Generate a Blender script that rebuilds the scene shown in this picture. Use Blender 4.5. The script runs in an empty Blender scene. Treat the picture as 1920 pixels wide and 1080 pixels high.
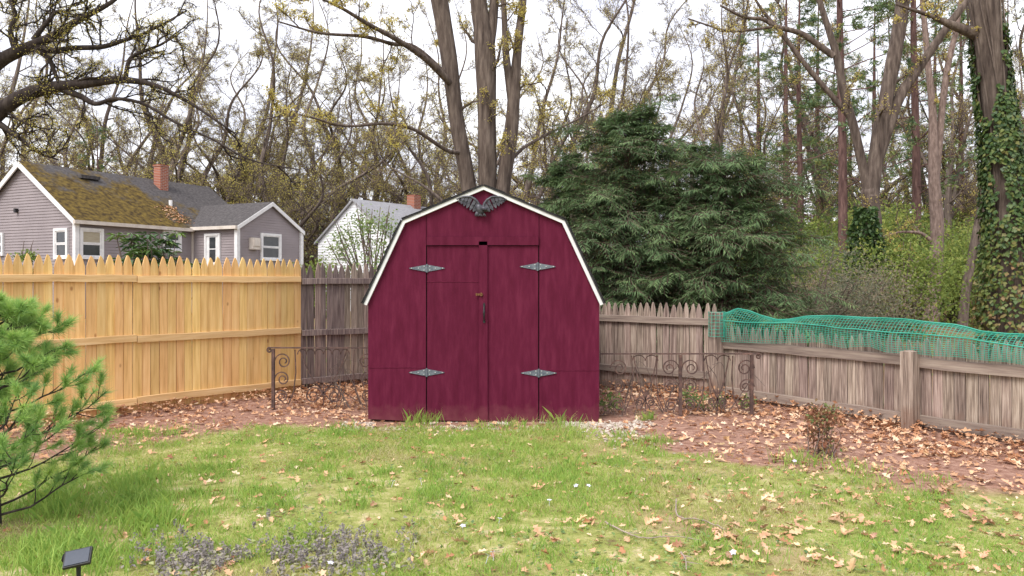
import bpy, math, random
import numpy as np
from mathutils import Vector, Matrix

random.seed(7)
RNG = np.random.default_rng(7)
PI = math.pi
S = bpy.context.scene
COL = S.collection

# ------------------------------------------------------------------ camera
FPX, HOR, CAMZ = 1450.0, 525.0, 1.48          # focal length in photo pixels, horizon row, eye height
cam = bpy.data.cameras.new('camera')
cam.sensor_width = 36.0
cam.lens = FPX / 1920 * 36
cam.shift_y = -(540 - HOR) / 1920
cam.clip_end = 3000
camo = bpy.data.objects.new('camera', cam)
camo.location = (0, 0, CAMZ)
camo.rotation_euler = (PI / 2, 0, 0)
COL.objects.link(camo)
S.camera = camo

# ------------------------------------------------------------------ sky, sun, exposure
SUN_EL, SUN_AZ = math.radians(52), math.radians(215)     # behind the camera, a little to the left
W = bpy.data.worlds.new('World')
S.world = W
W.use_nodes = True
nt = W.node_tree
nt.nodes.clear()
out = nt.nodes.new('ShaderNodeOutputWorld')
bg = nt.nodes.new('ShaderNodeBackground')
sky = nt.nodes.new('ShaderNodeTexSky')
sky.sky_type = 'NISHITA'
sky.sun_disc = False
sky.sun_elevation = SUN_EL
sky.sun_rotation = SUN_AZ
sky.dust_density = 4
tc = nt.nodes.new('ShaderNodeTexCoord')
mp = nt.nodes.new('ShaderNodeMapping')
mp.inputs['Scale'].default_value = (1, 1, 2.2)
nz = nt.nodes.new('ShaderNodeTexNoise')
nz.inputs['Scale'].default_value = 3.2
nz.inputs['Detail'].default_value = 7
nz.inputs['Roughness'].default_value = .58
rp = nt.nodes.new('ShaderNodeValToRGB')
rp.color_ramp.elements[0].position = .36
rp.color_ramp.elements[0].color = (5.3, 5.4, 6.2, 1)
rp.color_ramp.elements[1].position = .62
rp.color_ramp.elements[1].color = (8.6, 8.6, 8.9, 1)
mx = nt.nodes.new('ShaderNodeMix')
mx.data_type = 'RGBA'
mx.inputs['Factor'].default_value = .88
nt.links.new(tc.outputs['Generated'], mp.inputs['Vector'])
nt.links.new(mp.outputs['Vector'], nz.inputs['Vector'])
nt.links.new(nz.outputs['Fac'], rp.inputs['Fac'])
nt.links.new(sky.outputs['Color'], mx.inputs['A'])
nt.links.new(rp.outputs['Color'], mx.inputs['B'])
nt.links.new(mx.outputs['Result'], bg.inputs['Color'])
bg.inputs['Strength'].default_value = .088
nt.links.new(bg.outputs['Background'], out.inputs['Surface'])

sun = bpy.data.lights.new('sun', 'SUN')
sun.energy = 1.5
sun.angle = math.radians(32)
sun.color = (1, .95, .88)
suno = bpy.data.objects.new('sun', sun)
d = Vector((math.sin(SUN_AZ) * math.cos(SUN_EL), math.cos(SUN_AZ) * math.cos(SUN_EL), math.sin(SUN_EL)))
suno.rotation_euler = d.to_track_quat('Z', 'Y').to_euler()
suno.location = d * 50
COL.objects.link(suno)

S.view_settings.view_transform = 'Standard'
S.view_settings.look = 'None'
S.view_settings.gamma = 1
S.view_settings.use_curve_mapping = False
S.view_settings.exposure = 1.25

# ------------------------------------------------------------------ pixel helpers
def at(px, py, D):
    return np.array([(px - 960) / FPX * D, D, CAMZ - (py - HOR) / FPX * D])

def gp(px, py):                                # point of the level ground under a pixel
    D = CAMZ * FPX / (py - HOR)
    return at(px, py, D)

# ------------------------------------------------------------------ mesh builder
class MB:
    def __init__(s):
        s.v = []; s.n = 0; s.loops = []; s.sizes = []; s.var = []; s.hasvar = False
    def add(s, v, f, var=None):
        """v (n,3), f (m,k) indices; var (m,) per face"""
        v = np.asarray(v, float).reshape(-1, 3); f = np.asarray(f, int)
        s.v.append(v)
        s.loops.append((f + s.n).ravel()); s.sizes.append(np.full(len(f), f.shape[1], int))
        if var is None: var = np.zeros(len(f))
        else: s.hasvar = True; var = np.broadcast_to(np.asarray(var, float), (len(f),))
        s.var.append(var)
        s.n += len(v)
        return s
    def box(s, c, size, M=None):
        x, y, z = np.array(size) / 2
        v = np.array([[a * x, b * y, e * z] for a in (-1, 1) for b in (-1, 1) for e in (-1, 1)])
        if M is not None: v = v @ np.asarray(M).T
        f = [[0, 1, 3, 2], [4, 6, 7, 5], [0, 4, 5, 1], [2, 3, 7, 6], [0, 2, 6, 4], [1, 5, 7, 3]]
        return s.add(v + np.array(c), f)
    def prism(s, poly, y0, y1):
        """poly in x,z; extruded along y"""
        n = len(poly)
        v = [[p[0], y0, p[1]] for p in poly] + [[p[0], y1, p[1]] for p in poly]
        base = s.n
        s.v.append(np.array(v, float)); s.n += 2 * n
        fl = [list(range(n)), list(range(2 * n - 1, n - 1, -1))]
        # outward orientation does not matter for shading; sides:
        for i in range(n):
            j = (i + 1) % n
            fl.append([i, i + n, j + n, j])
        for f in fl:
            s.loops.append(np.array(f) + base); s.sizes.append(np.array([len(f)])); s.var.append(np.zeros(1))
        return s
    def tubes(s, P, R, k=6, cap=False, var=None, tilt=None):
        """P (B,n,3), R (B,n)"""
        P = np.asarray(P, float); R = np.asarray(R, float)
        if P.ndim == 2: P = P[None]; R = np.broadcast_to(R, P.shape[:2])
        B, n, _ = P.shape
        T = np.gradient(P, axis=1)
        T /= np.linalg.norm(T, axis=2, keepdims=True) + 1e-9
        m = P[:, -1] - P[:, 0]
        m = T.mean(1) if n > 6 else m
        ax = np.eye(3)[np.argmin(np.abs(m), axis=1)][:, None, :]
        N = np.cross(T, ax); N /= np.linalg.norm(N, axis=2, keepdims=True) + 1e-9
        Bn = np.cross(T, N)
        a = np.arange(k) / k * 2 * PI + (PI / 4 if k == 4 else 0)
        V = P[:, :, None, :] + R[:, :, None, None] * (np.cos(a)[None, None, :, None] * N[:, :, None, :] + np.sin(a)[None, None, :, None] * Bn[:, :, None, :])
        idx = np.arange(B * n * k).reshape(B, n, k)
        q = np.stack([idx[:, :-1, :], np.roll(idx, -1, 2)[:, :-1, :], np.roll(idx, -1, 2)[:, 1:, :], idx[:, 1:, :]], -1)
        vv = None
        if var is not None: vv = np.repeat(np.asarray(var), (n - 1) * k)
        base = s.n
        s.add(V.reshape(-1, 3), q.reshape(-1, 4), vv)
        if cap:
            for e in (0, n - 1):
                f = idx[:, e, :] + base
                s.loops.append(f.ravel()); s.sizes.append(np.full(B, k)); s.var.append(np.zeros(B))
        return s
    def mesh(s, name, mat, smooth=False):
        me = bpy.data.meshes.new(name)
        v = np.concatenate(s.v); lo = np.concatenate(s.loops).astype(np.int32); sz = np.concatenate(s.sizes).astype(np.int32)
        me.vertices.add(len(v)); me.vertices.foreach_set('co', v.astype(np.float32).ravel())
        me.loops.add(len(lo)); me.loops.foreach_set('vertex_index', lo)
        me.polygons.add(len(sz))
        st = np.zeros(len(sz), np.int32); st[1:] = np.cumsum(sz)[:-1]
        me.polygons.foreach_set('loop_start', st); me.polygons.foreach_set('loop_total', sz)
        if s.hasvar:
            a = me.attributes.new('var', 'FLOAT', 'FACE')
            a.data.foreach_set('value', np.concatenate(s.var).astype(np.float32))
        me.update(calc_edges=True)
        me.validate()
        me.polygons.foreach_set('use_smooth', np.full(len(me.polygons), bool(smooth)))
        if mat: me.materials.append(mat)
        return me

def link(name, me, parent=None, loc=(0, 0, 0), rot=(0, 0, 0), scale=(1, 1, 1)):
    o = bpy.data.objects.new(name, me)
    COL.objects.link(o)
    o.location = loc; o.rotation_euler = rot; o.scale = scale
    if parent: o.parent = parent
    return o

def obj(name, mb, mat, parent=None, smooth=False, loc=(0, 0, 0), rot=(0, 0, 0)):
    return link(name, mb.mesh(name, mat, smooth), parent, loc, rot)

def tag(o, label=None, cat=None, group=None, kind=None):
    if label: o['label'] = label
    if cat: o['category'] = cat
    if group: o['group'] = group
    if kind: o['kind'] = kind
    return o

def thing(name, label, cat, loc=(0, 0, 0), rz=0, group=None):
    o = bpy.data.objects.new(name, None)
    COL.objects.link(o)
    o.location = loc; o.rotation_euler = (0, 0, rz); o.empty_display_size = .2
    return tag(o, label, cat, group)

def copy_tree(root, loc, rz, label, group=None, scale=(1, 1, 1)):
    r = root.copy(); COL.objects.link(r)
    r.location = loc; r.rotation_euler = (0, 0, rz); r.scale = scale
    r['label'] = label
    if group: r['group'] = group
    for c in root.children:
        k = c.copy(); COL.objects.link(k); k.parent = r
    return r

# ------------------------------------------------------------------ materials
def M(name, cols, scale=6.0, stretch=(1, 1, 1), rough=.8, detail=5, bump=0.0, bscale=None, rnd=0.0, var=None, spec=.3,
      lo=.3, hi=.7, translucent=0.0, metallic=0.0, huevar=0.0):
    """noise-driven colours; var = list of colours picked by the per-face attribute"""
    m = bpy.data.materials.new(name); m.use_nodes = True
    t = m.node_tree; b = t.nodes['Principled BSDF']
    N, L = t.nodes.new, t.links.new
    tcn = N('ShaderNodeTexCoord'); mpn = N('ShaderNodeMapping'); mpn.inputs['Scale'].default_value = stretch
    L(tcn.outputs['Object'], mpn.inputs['Vector'])
    if rnd:
        oi = N('ShaderNodeObjectInfo'); ml = N('ShaderNodeVectorMath'); ml.operation = 'SCALE'; ml.inputs[0].default_value = (31, 17, 23)
        L(oi.outputs['Random'], ml.inputs['Scale']); L(ml.outputs[0], mpn.inputs['Location'])
    no = N('ShaderNodeTexNoise'); no.inputs['Scale'].default_value = scale; no.inputs['Detail'].default_value = detail
    no.inputs['Roughness'].default_value = .6
    L(mpn.outputs['Vector'], no.inputs['Vector'])
    def ramp(cs, a, bb):
        r = N('ShaderNodeValToRGB'); e = r.color_ramp.elements
        e[0].position = a; e[0].color = (*cs[0], 1); e[1].position = bb; e[1].color = (*cs[-1], 1)
        for i in range(1, len(cs) - 1):
            x = e.new(a + (bb - a) * i / (len(cs) - 1)); x.color = (*cs[i], 1)
        return r
    r = ramp(cols, lo, hi); L(no.outputs['Fac'], r.inputs['Fac']); colr = r.outputs['Color']
    if var:
        at_ = N('ShaderNodeAttribute'); at_.attribute_name = 'var'
        r2 = ramp(var, 0, 1); L(at_.outputs['Fac'], r2.inputs['Fac'])
        mm = N('ShaderNodeMix'); mm.data_type = 'RGBA'; mm.inputs['Factor'].default_value = .8
        L(colr, mm.inputs['A']); L(r2.outputs['Color'], mm.inputs['B']); colr = mm.outputs['Result']
    if rnd:
        hs = N('ShaderNodeHueSaturation'); mr = N('ShaderNodeMapRange')
        mr.inputs['To Min'].default_value = 1 - rnd; mr.inputs['To Max'].default_value = 1 + rnd
        L(oi.outputs['Random'], mr.inputs['Value']); L(mr.outputs['Result'], hs.inputs['Value'])
        if huevar:
            wn = N('ShaderNodeTexWhiteNoise'); wn.noise_dimensions = '1D'; L(oi.outputs['Random'], wn.inputs['W'])
            mh = N('ShaderNodeMapRange'); mh.inputs['To Min'].default_value = .5 - huevar; mh.inputs['To Max'].default_value = .5 + huevar
            L(wn.outputs['Value'], mh.inputs['Value']); L(mh.outputs['Result'], hs.inputs['Hue'])
        L(colr, hs.inputs['Color']); colr = hs.outputs['Color']
    L(colr, b.inputs['Base Color'])
    b.inputs['Roughness'].default_value = rough
    b.inputs['Specular IOR Level'].default_value = spec
    b.inputs['Metallic'].default_value = metallic
    if bump:
        n2 = N('ShaderNodeTexNoise'); n2.inputs['Scale'].default_value = bscale or scale * 2; n2.inputs['Detail'].default_value = 6
        L(mpn.outputs['Vector'], n2.inputs['Vector'])
        bp = N('ShaderNodeBump'); bp.inputs['Strength'].default_value = 1; bp.inputs['Distance'].default_value = bump
        L(n2.outputs['Fac'], bp.inputs['Height']); L(bp.outputs['Normal'], b.inputs['Normal'])
    if translucent:
        tr = N('ShaderNodeBsdfTranslucent'); L(colr, tr.inputs['Color'])
        mxs = N('ShaderNodeMixShader'); mxs.inputs['Fac'].default_value = translucent
        L(b.outputs['BSDF'], mxs.inputs[1]); L(tr.outputs['BSDF'], mxs.inputs[2])
        L(mxs.outputs['Shader'], t.nodes['Material Output'].inputs['Surface'])
    m['ramp'] = r.name
    return m

def base_link(m):
    b = m.node_tree.nodes['Principled BSDF']
    return b.inputs['Base Color'].links[0].from_socket, b

def foot_tint(m, col, axis_lo, axis_hi, scale=5, amount=.8):
    """second colour blended in near the foot, in object z, with a ragged edge"""
    t = m.node_tree; N, L = t.nodes.new, t.links.new
    src, b = base_link(m)
    tcn = N('ShaderNodeTexCoord'); sx = N('ShaderNodeSeparateXYZ'); L(tcn.outputs['Object'], sx.inputs[0])
    no = N('ShaderNodeTexNoise'); no.inputs['Scale'].default_value = scale; no.inputs['Detail'].default_value = 6; L(tcn.outputs['Object'], no.inputs['Vector'])
    ad = N('ShaderNodeMath'); ad.operation = 'MULTIPLY_ADD'; ad.inputs[1].default_value = (axis_hi - axis_lo) * 1.6; L(no.outputs['Fac'], ad.inputs[0])
    L(sx.outputs['Z'], ad.inputs[2])
    mr = N('ShaderNodeMapRange'); off = (axis_hi - axis_lo) * .8
    mr.inputs['From Min'].default_value = axis_lo + off; mr.inputs['From Max'].default_value = axis_hi + off
    mr.inputs['To Min'].default_value = amount; mr.inputs['To Max'].default_value = 0
    L(ad.outputs[0], mr.inputs['Value'])
    mm = N('ShaderNodeMix'); mm.data_type = 'RGBA'; L(mr.outputs['Result'], mm.inputs['Factor']); L(src, mm.inputs['A'])
    mm.inputs['B'].default_value = (*col, 1)
    L(mm.outputs['Result'], b.inputs['Base Color'])

m_cedar = M('new_cedar', [(.54, .315, .11), (.70, .44, .175), (.78, .54, .25)], 3.2, (9, 9, .55), .7, bump=.0015, bscale=14, rnd=.15, huevar=.010)
m_cedar_rail = M('cedar_rail', [(.54, .33, .14), (.70, .46, .22), (.76, .54, .29)], 3.2, (.6, 9, 9), .7, bump=.0015, bscale=14, rnd=.1)
def knots(m, col, scale=3.4, size=.10):
    """sparse oval knots along the boards"""
    t = m.node_tree; N, L = t.nodes.new, t.links.new; src, b = base_link(m)
    tcn = N('ShaderNodeTexCoord'); oi = N('ShaderNodeObjectInfo'); mpn = N('ShaderNodeMapping'); mpn.inputs['Scale'].default_value = (1.7, 0, .9)
    ml = N('ShaderNodeVectorMath'); ml.operation = 'SCALE'; ml.inputs[0].default_value = (53, 0, 41); L(oi.outputs['Random'], ml.inputs['Scale']); L(ml.outputs[0], mpn.inputs['Location'])
    L(tcn.outputs['Object'], mpn.inputs['Vector'])
    vo = N('ShaderNodeTexVoronoi'); vo.inputs['Scale'].default_value = scale; L(mpn.outputs['Vector'], vo.inputs['Vector'])
    mr = N('ShaderNodeMapRange'); mr.inputs['From Min'].default_value = size; mr.inputs['From Max'].default_value = size * .45; mr.inputs['To Max'].default_value = .75; L(vo.outputs['Distance'], mr.inputs['Value'])
    mm = N('ShaderNodeMix'); mm.data_type = 'RGBA'; L(mr.outputs['Result'], mm.inputs['Factor']); L(src, mm.inputs['A']); mm.inputs['B'].default_value = (*col, 1)
    L(mm.outputs['Result'], b.inputs['Base Color'])
knots(m_cedar, (.30, .13, .045))
foot_tint(m_cedar, (.34, .14, .05), .02, .24, 7, .75)  # cedar boards turn darker brown towards the bottom
m_oldwood = M('weathered_wood', [(.11, .078, .066), (.27, .205, .17), (.45, .365, .31)], 3.0, (26, 26, 1.0), .9, bump=.003, bscale=10, rnd=.26, huevar=.018, lo=.33, hi=.66, detail=8)
foot_tint(m_oldwood, (.17, .085, .055), .02, .3, 6, .7)  # soil on the lower ends of the old boards
m_oldrail = M('weathered_rail', [(.15, .11, .095), (.25, .195, .165), (.34, .28, .23)], 3.0, (.7, 11, 11), .9, bump=.003, bscale=16, rnd=.15)
m_olddark = M('dark_weathered_wood', [(.085, .06, .06), (.175, .132, .124), (.30, .235, .21)], 3.0, (26, 26, 1.0), .9, bump=.003, bscale=10, rnd=.24, lo=.33, hi=.66, detail=8)  # darker tone of weathered wood for the left old fence
m_shed = M('burgundy_paint', [(.078, .0062, .022), (.098, .0092, .030), (.124, .015, .040)], 2.4, (7, 7, 1.3), .75, detail=12, bump=.0015, bscale=14, spec=.12, rnd=.05)
foot_tint(m_shed, (.19, .07, .07), -.03, .17, 11, .5)  # mud splash along the shed base
m_white = M('white_paint', [(.62, .62, .64), (.8, .8, .8)], 5, rough=.6)
m_rooffelt = M('black_roof_shingle', [(.02, .02, .022), (.06, .058, .06)], 30, rough=.95)
m_dark = M('interior_shade', [(.012, .008, .009), (.02, .014, .015)], 5)  # near-black, paints the shade seen through the shed door gaps
m_galv = M('galvanised_steel', [(.10, .12, .15), (.21, .235, .265)], 25, rough=.55, metallic=.5)
m_bolt = M('bolt_steel', [(.5, .52, .52), (.6, .62, .62)], 25, rough=.4, metallic=.6)
m_blackiron = M('black_iron', [(.012, .011, .013), (.03, .028, .03)], 30, rough=.45)
m_rustlatch = M('rusty_latch', [(.10, .04, .015), (.2, .10, .04)], 40, rough=.8)
m_eagle = M('pewter_eagle', [(.035, .036, .047), (.075, .075, .09), (.13, .13, .15)], 22, rough=.5, metallic=.3)
m_iron = M('rusty_wrought_iron', [(.045, .03, .028), (.09, .055, .048), (.17, .10, .08)], 14, rough=.85, bump=.001)
m_net = M('green_plastic_net', [(.035, .36, .25), (.11, .52, .40)], 3, rough=.45, translucent=.3)
m_bark = M('grey_brown_bark', [(.045, .032, .027), (.105, .079, .066), (.19, .15, .125)], 2.5, (5, 5, .8), .95, bump=.02, bscale=5)
m_barkfar = M('brown_woodland_bark', [(.055, .041, .036), (.125, .097, .083), (.21, .17, .147)], 2.5, (5, 5, .8), .95, bump=.02, bscale=5)
m_barkdark = M('dark_oak_bark', [(.018, .013, .012), (.040, .030, .027), (.075, .06, .052)], 3.5, (5, 5, 1.2), .95, bump=.012, bscale=7)
m_barkred = M('red_brown_pine_bark', [(.06, .032, .03), (.12, .068, .062), (.19, .115, .10)], 2.5, (5, 5, 1), .95, bump=.02, bscale=5)
m_barkpink = M('flaky_pinkish_bark', [(.11, .075, .065), (.20, .145, .125), (.30, .225, .195)], 4, (5, 5, 1.2), .95, bump=.03, bscale=7)
m_twig = M('brown_twigs', [(.10, .074, .064), (.19, .145, .125)], 3, rough=.95)
m_bud = M('spring_buds', [(.40, .30, .10), (.5, .40, .13)], 2, rough=.7, translucent=.5,
          var=[(.42, .29, .15), (.55, .43, .16), (.66, .58, .14), (.74, .70, .17)])
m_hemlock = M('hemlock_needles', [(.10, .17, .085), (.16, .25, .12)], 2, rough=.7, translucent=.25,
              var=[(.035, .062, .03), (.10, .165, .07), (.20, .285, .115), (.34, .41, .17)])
m_pine = M('white_pine_needles', [(.10, .20, .06), (.15, .28, .07)], 2, rough=.5, translucent=.25,
           var=[(.14, .26, .10), (.27, .46, .15), (.45, .65, .17), (.66, .78, .25)])
m_farpine = M('far_pine_needles', [(.05, .09, .04), (.09, .13, .05)], 2, rough=.7, translucent=.2,
              var=[(.05, .11, .06), (.11, .18, .08), (.21, .26, .08), (.32, .32, .09)])
m_spring = M('fresh_spring_leaves', [(.12, .19, .03), (.2, .27, .04)], 2, rough=.6, translucent=.4,
             var=[(.10, .15, .05), (.18, .25, .065), (.29, .35, .08), (.40, .38, .12)])
m_brush = M('grey_green_brush_leaves', [(.10, .11, .07), (.16, .15, .10)], 2, rough=.8, translucent=.3,
            var=[(.10, .13, .085), (.18, .20, .13), (.29, .235, .17), (.38, .27, .19)])
m_rhodo = M('glossy_rhododendron_leaves', [(.03, .07, .02), (.06, .12, .03)], 2, rough=.35, spec=.5, translucent=.15,
            var=[(.03, .07, .03), (.07, .14, .045), (.15, .25, .06), (.30, .38, .09)])
m_ivy = M('ivy_leaves', [(.05, .10, .03), (.10, .15, .04)], 2, rough=.45, translucent=.15,
          var=[(.02, .05, .02), (.06, .11, .03), (.15, .17, .04), (.25, .13, .06)])
m_grass = M('lawn_grass_blades', [(.17, .27, .05), (.25, .36, .06)], .9, rough=.6, translucent=.4,
            var=[(.70, .58, .38), (.56, .54, .20), (.42, .54, .12), (.27, .46, .10), (.50, .63, .15)])
m_leaf = M('dry_oak_leaf', [(.44, .24, .125), (.72, .49, .31)], 14, rough=.75, rnd=.38, huevar=.02, translucent=.15)
m_litter = M('leaf_litter', [(.38, .21, .125), (.55, .35, .23)], 9, rough=.8, translucent=.12,
             var=[(.20, .075, .035), (.46, .215, .105), (.68, .42, .25), (.84, .65, .47)])
m_gravel = M('pale_gravel', [(.36, .31, .27), (.5, .45, .4)], 20, rough=.9, var=[(.25, .19, .15), (.40, .32, .26), (.50, .43, .36), (.62, .56, .49)])
m_ajuga = M('bugleweed', [(.25, .22, .24), (.32, .3, .28)], 9, rough=.8, translucent=.2, var=[(.24, .21, .22), (.32, .29, .25), (.38, .36, .20), (.38, .46, .14)])
m_siding = M('mauve_grey_vinyl', [(.255, .222, .232), (.30, .262, .272)], 1.2, rough=.6, rnd=0)
m_whiteside = M('white_clapboard', [(.66, .68, .72), (.78, .79, .82)], 1.5, rough=.7)
m_glass = M('window_glass', [(.03, .035, .04), (.06, .065, .07)], 2, rough=.12, spec=.7)
m_blind = M('window_blind', [(.34, .30, .22), (.44, .4, .31)], 3, (1, 1, 8), rough=.8)
m_gutter = M('aged_white_gutter', [(.50, .44, .39), (.66, .61, .56)], 3, rough=.6)
m_tan = M('tan_wall', [(.42, .36, .32), (.5, .44, .4)], 2, rough=.8)
m_solar = M('solar_panel', [(.03, .04, .06), (.05, .06, .085)], 10, rough=.2, spec=.6)
m_solarcase = M('black_plastic', [(.015, .015, .017), (.03, .03, .032)], 10, rough=.5)
m_rose = M('reddish_rose_leaves', [(.09, .06, .03), (.14, .10, .04)], 4, rough=.6, translucent=.25,
           var=[(.09, .14, .06), (.22, .11, .06), (.33, .13, .08), (.16, .25, .08)])
m_weed = M('weed_leaves', [(.16, .24, .07), (.22, .3, .1)], 4, rough=.6, translucent=.3, var=[(.10, .17, .07), (.18, .28, .08), (.28, .36, .14), (.36, .38, .16)])
m_deadtwig = M('dead_stick', [(.25, .19, .15), (.40, .33, .28)], 12, rough=.9)
m_flower = M('white_violet_petals', [(.55, .52, .7), (.75, .74, .85)], 12, rough=.8)

# asphalt roof with moss patches
def roof_mat(name, moss):
    m = M(name, [(.042, .037, .038), (.072, .066, .067), (.11, .10, .10)], 9, (1, 1, 1), .95, bump=.006, bscale=30)
    if moss:
        t = m.node_tree; N, L = t.nodes.new, t.links.new; src, b = base_link(m)
        tcn = N('ShaderNodeTexCoord'); no = N('ShaderNodeTexNoise'); no.inputs['Scale'].default_value = .55; no.inputs['Detail'].default_value = 9; no.inputs['Roughness'].default_value = .68
        L(tcn.outputs['Object'], no.inputs['Vector'])
        sx = N('ShaderNodeSeparateXYZ'); L(tcn.outputs['Object'], sx.inputs[0])
        # moss grows on the lower slope of the near half
        ma = N('ShaderNodeMapRange'); ma.inputs['From Min'].default_value = 5.9; ma.inputs['From Max'].default_value = 4.2
        ma.inputs['To Min'].default_value = .0; ma.inputs['To Max'].default_value = .17; L(sx.outputs['Z'], ma.inputs['Value'])
        mb_ = N('ShaderNodeMapRange'); mb_.inputs['From Min'].default_value = 4.0; mb_.inputs['From Max'].default_value = 7.5
        mb_.inputs['To Min'].default_value = .02; mb_.inputs['To Max'].default_value = -.3; L(sx.outputs['X'], mb_.inputs['Value'])
        a1 = N('ShaderNodeMath'); a1.operation = 'ADD'; L(ma.outputs[0], a1.inputs[0]); L(mb_.outputs[0], a1.inputs[1])
        a2 = N('ShaderNodeMath'); a2.operation = 'ADD'; L(a1.outputs[0], a2.inputs[0]); L(no.outputs['Fac'], a2.inputs[1])
        mr = N('ShaderNodeMapRange'); mr.inputs['From Min'].default_value = .46; mr.inputs['From Max'].default_value = .56; L(a2.outputs[0], mr.inputs['Value'])
        n3 = N('ShaderNodeTexNoise'); n3.inputs['Scale'].default_value = 6; n3.inputs['Detail'].default_value = 6; L(tcn.outputs['Object'], n3.inputs['Vector'])
        r = N('ShaderNodeValToRGB'); r.color_ramp.elements[0].position = .35; r.color_ramp.elements[0].color = (.04, .024, .007, 1)
        r.color_ramp.elements[1].position = .68; r.color_ramp.elements[1].color = (.155, .105, .02, 1); L(n3.outputs['Fac'], r.inputs['Fac'])
        mm = N('ShaderNodeMix'); mm.data_type = 'RGBA'; L(mr.outputs[0], mm.inputs['Factor']); L(src, mm.inputs['A']); L(r.outputs['Color'], mm.inputs['B'])
        L(mm.outputs['Result'], b.inputs['Base Color'])
    return m
m_roofmoss = roof_mat('mossy_asphalt_roof', True)
m_roof = roof_mat('asphalt_roof', False)
m_roofpale = M('pale_grey_roof', [(.22, .22, .24), (.32, .32, .34)], 9, rough=.9)

def brick_mat():
    m = bpy.data.materials.new('chimney_brick'); m.use_nodes = True
    t = m.node_tree; N, L = t.nodes.new, t.links.new; b = t.nodes['Principled BSDF']
    tcn = N('ShaderNodeTexCoord'); ge = N('ShaderNodeNewGeometry')
    mpn = N('ShaderNodeMapping'); mpn.inputs['Rotation'].default_value = (PI / 2, 0, 0)
    L(tcn.outputs['Object'], mpn.inputs['Vector'])
    br = N('ShaderNodeTexBrick'); br.inputs['Scale'].default_value = 1; br.inputs['Brick Width'].default_value = .21; br.inputs['Row Height'].default_value = .075
    br.inputs['Mortar Size'].default_value = .01
    br.inputs['Color1'].default_value = (.28, .065, .035, 1); br.inputs['Color2'].default_value = (.36, .11, .055, 1); br.inputs['Mortar'].default_value = (.36, .3, .26, 1)
    L(mpn.outputs['Vector'], br.inputs['Vector']); L(br.outputs['Color'], b.inputs['Base Color']); b.inputs['Roughness'].default_value = .9
    return m
m_brick = brick_mat()

# ------------------------------------------------------------------ value noise and the ground
_lat = RNG.random((64, 64))
def vnoise(x, y):
    x = np.asarray(x, float); y = np.asarray(y, float)
    xi = np.floor(x).astype(int); yi = np.floor(y).astype(int); fx = x - xi; fy = y - yi
    fx = fx * fx * (3 - 2 * fx); fy = fy * fy * (3 - 2 * fy)
    g = lambda a, b: _lat[a % 64, b % 64]
    return (g(xi, yi) * (1 - fx) + g(xi + 1, yi) * fx) * (1 - fy) + (g(xi, yi + 1) * (1 - fx) + g(xi + 1, yi + 1) * fx) * fy
def fbm(x, y, o=4):
    s = 0; a = .5; t = 0
    for i in range(o):
        s = s + a * vnoise(x * 2 ** i + 7.3 * i, y * 2 ** i + 3.1 * i); t += a; a *= .55
    return s / t

_bx = [-7, -4.6, -3.6, -3.1, -2.59, -1.94, -1.42, -.2, .86, 1.15, 1.82, 2.5, 2.95, 3.47, 6, 9]
_by = [4.6, 5.4, 6.55, 7.1, 7.55, 7.7, 7.75, 7.75, 7.65, 6.8, 6.1, 5.72, 5.45, 5.28, 4.6, 3.8]
def lawn_mask(x, y):                             # 1 lawn, 0 soil bed, ragged edge
    yb = np.interp(x, _bx, _by) + (fbm(x * 1.7, y * 1.7) - .5) * .95
    return np.clip((yb - y) / .35 + .5, 0, 1)
def fence_dist(x, y):                            # metres in front of the fence line
    l = ((y - 8.25) - 1.08 * (x + 4.31)) / -math.hypot(1, 1.08)
    r = ((y - 9.25) + 1.5 * (x - 2.68)) / -math.hypot(1, 1.5)
    l2 = ((y - 11.9) + .799 * (x + .52)) / -math.hypot(1, .799)
    return np.minimum(np.minimum(l, r), l2)
def gz(x, y):
    z = (fbm(x * .8 + 5, y * .8) - .5) * .06 + (fbm(x * 4, y * 4 + 9) - .5) * .025
    fd = fence_dist(x, y)
    z = z + np.where((x > .9) & (fd > -.3), .05 * np.exp(-np.clip(fd, 0, 9) ** 2 / .25), 0)
    z = z + np.where((x < -1.5) & (fd > -.3), .03 * np.exp(-np.clip(fd, 0, 9) ** 2 / .3), 0)
    sh = np.exp(-(np.clip(np.abs(x + .29) - 1.3, 0, 9) ** 2) / .1 - np.clip(8.1 - y, 0, 9) ** 2 / .3)
    return z * (1 - .7 * sh) - .02 * sh

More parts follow.
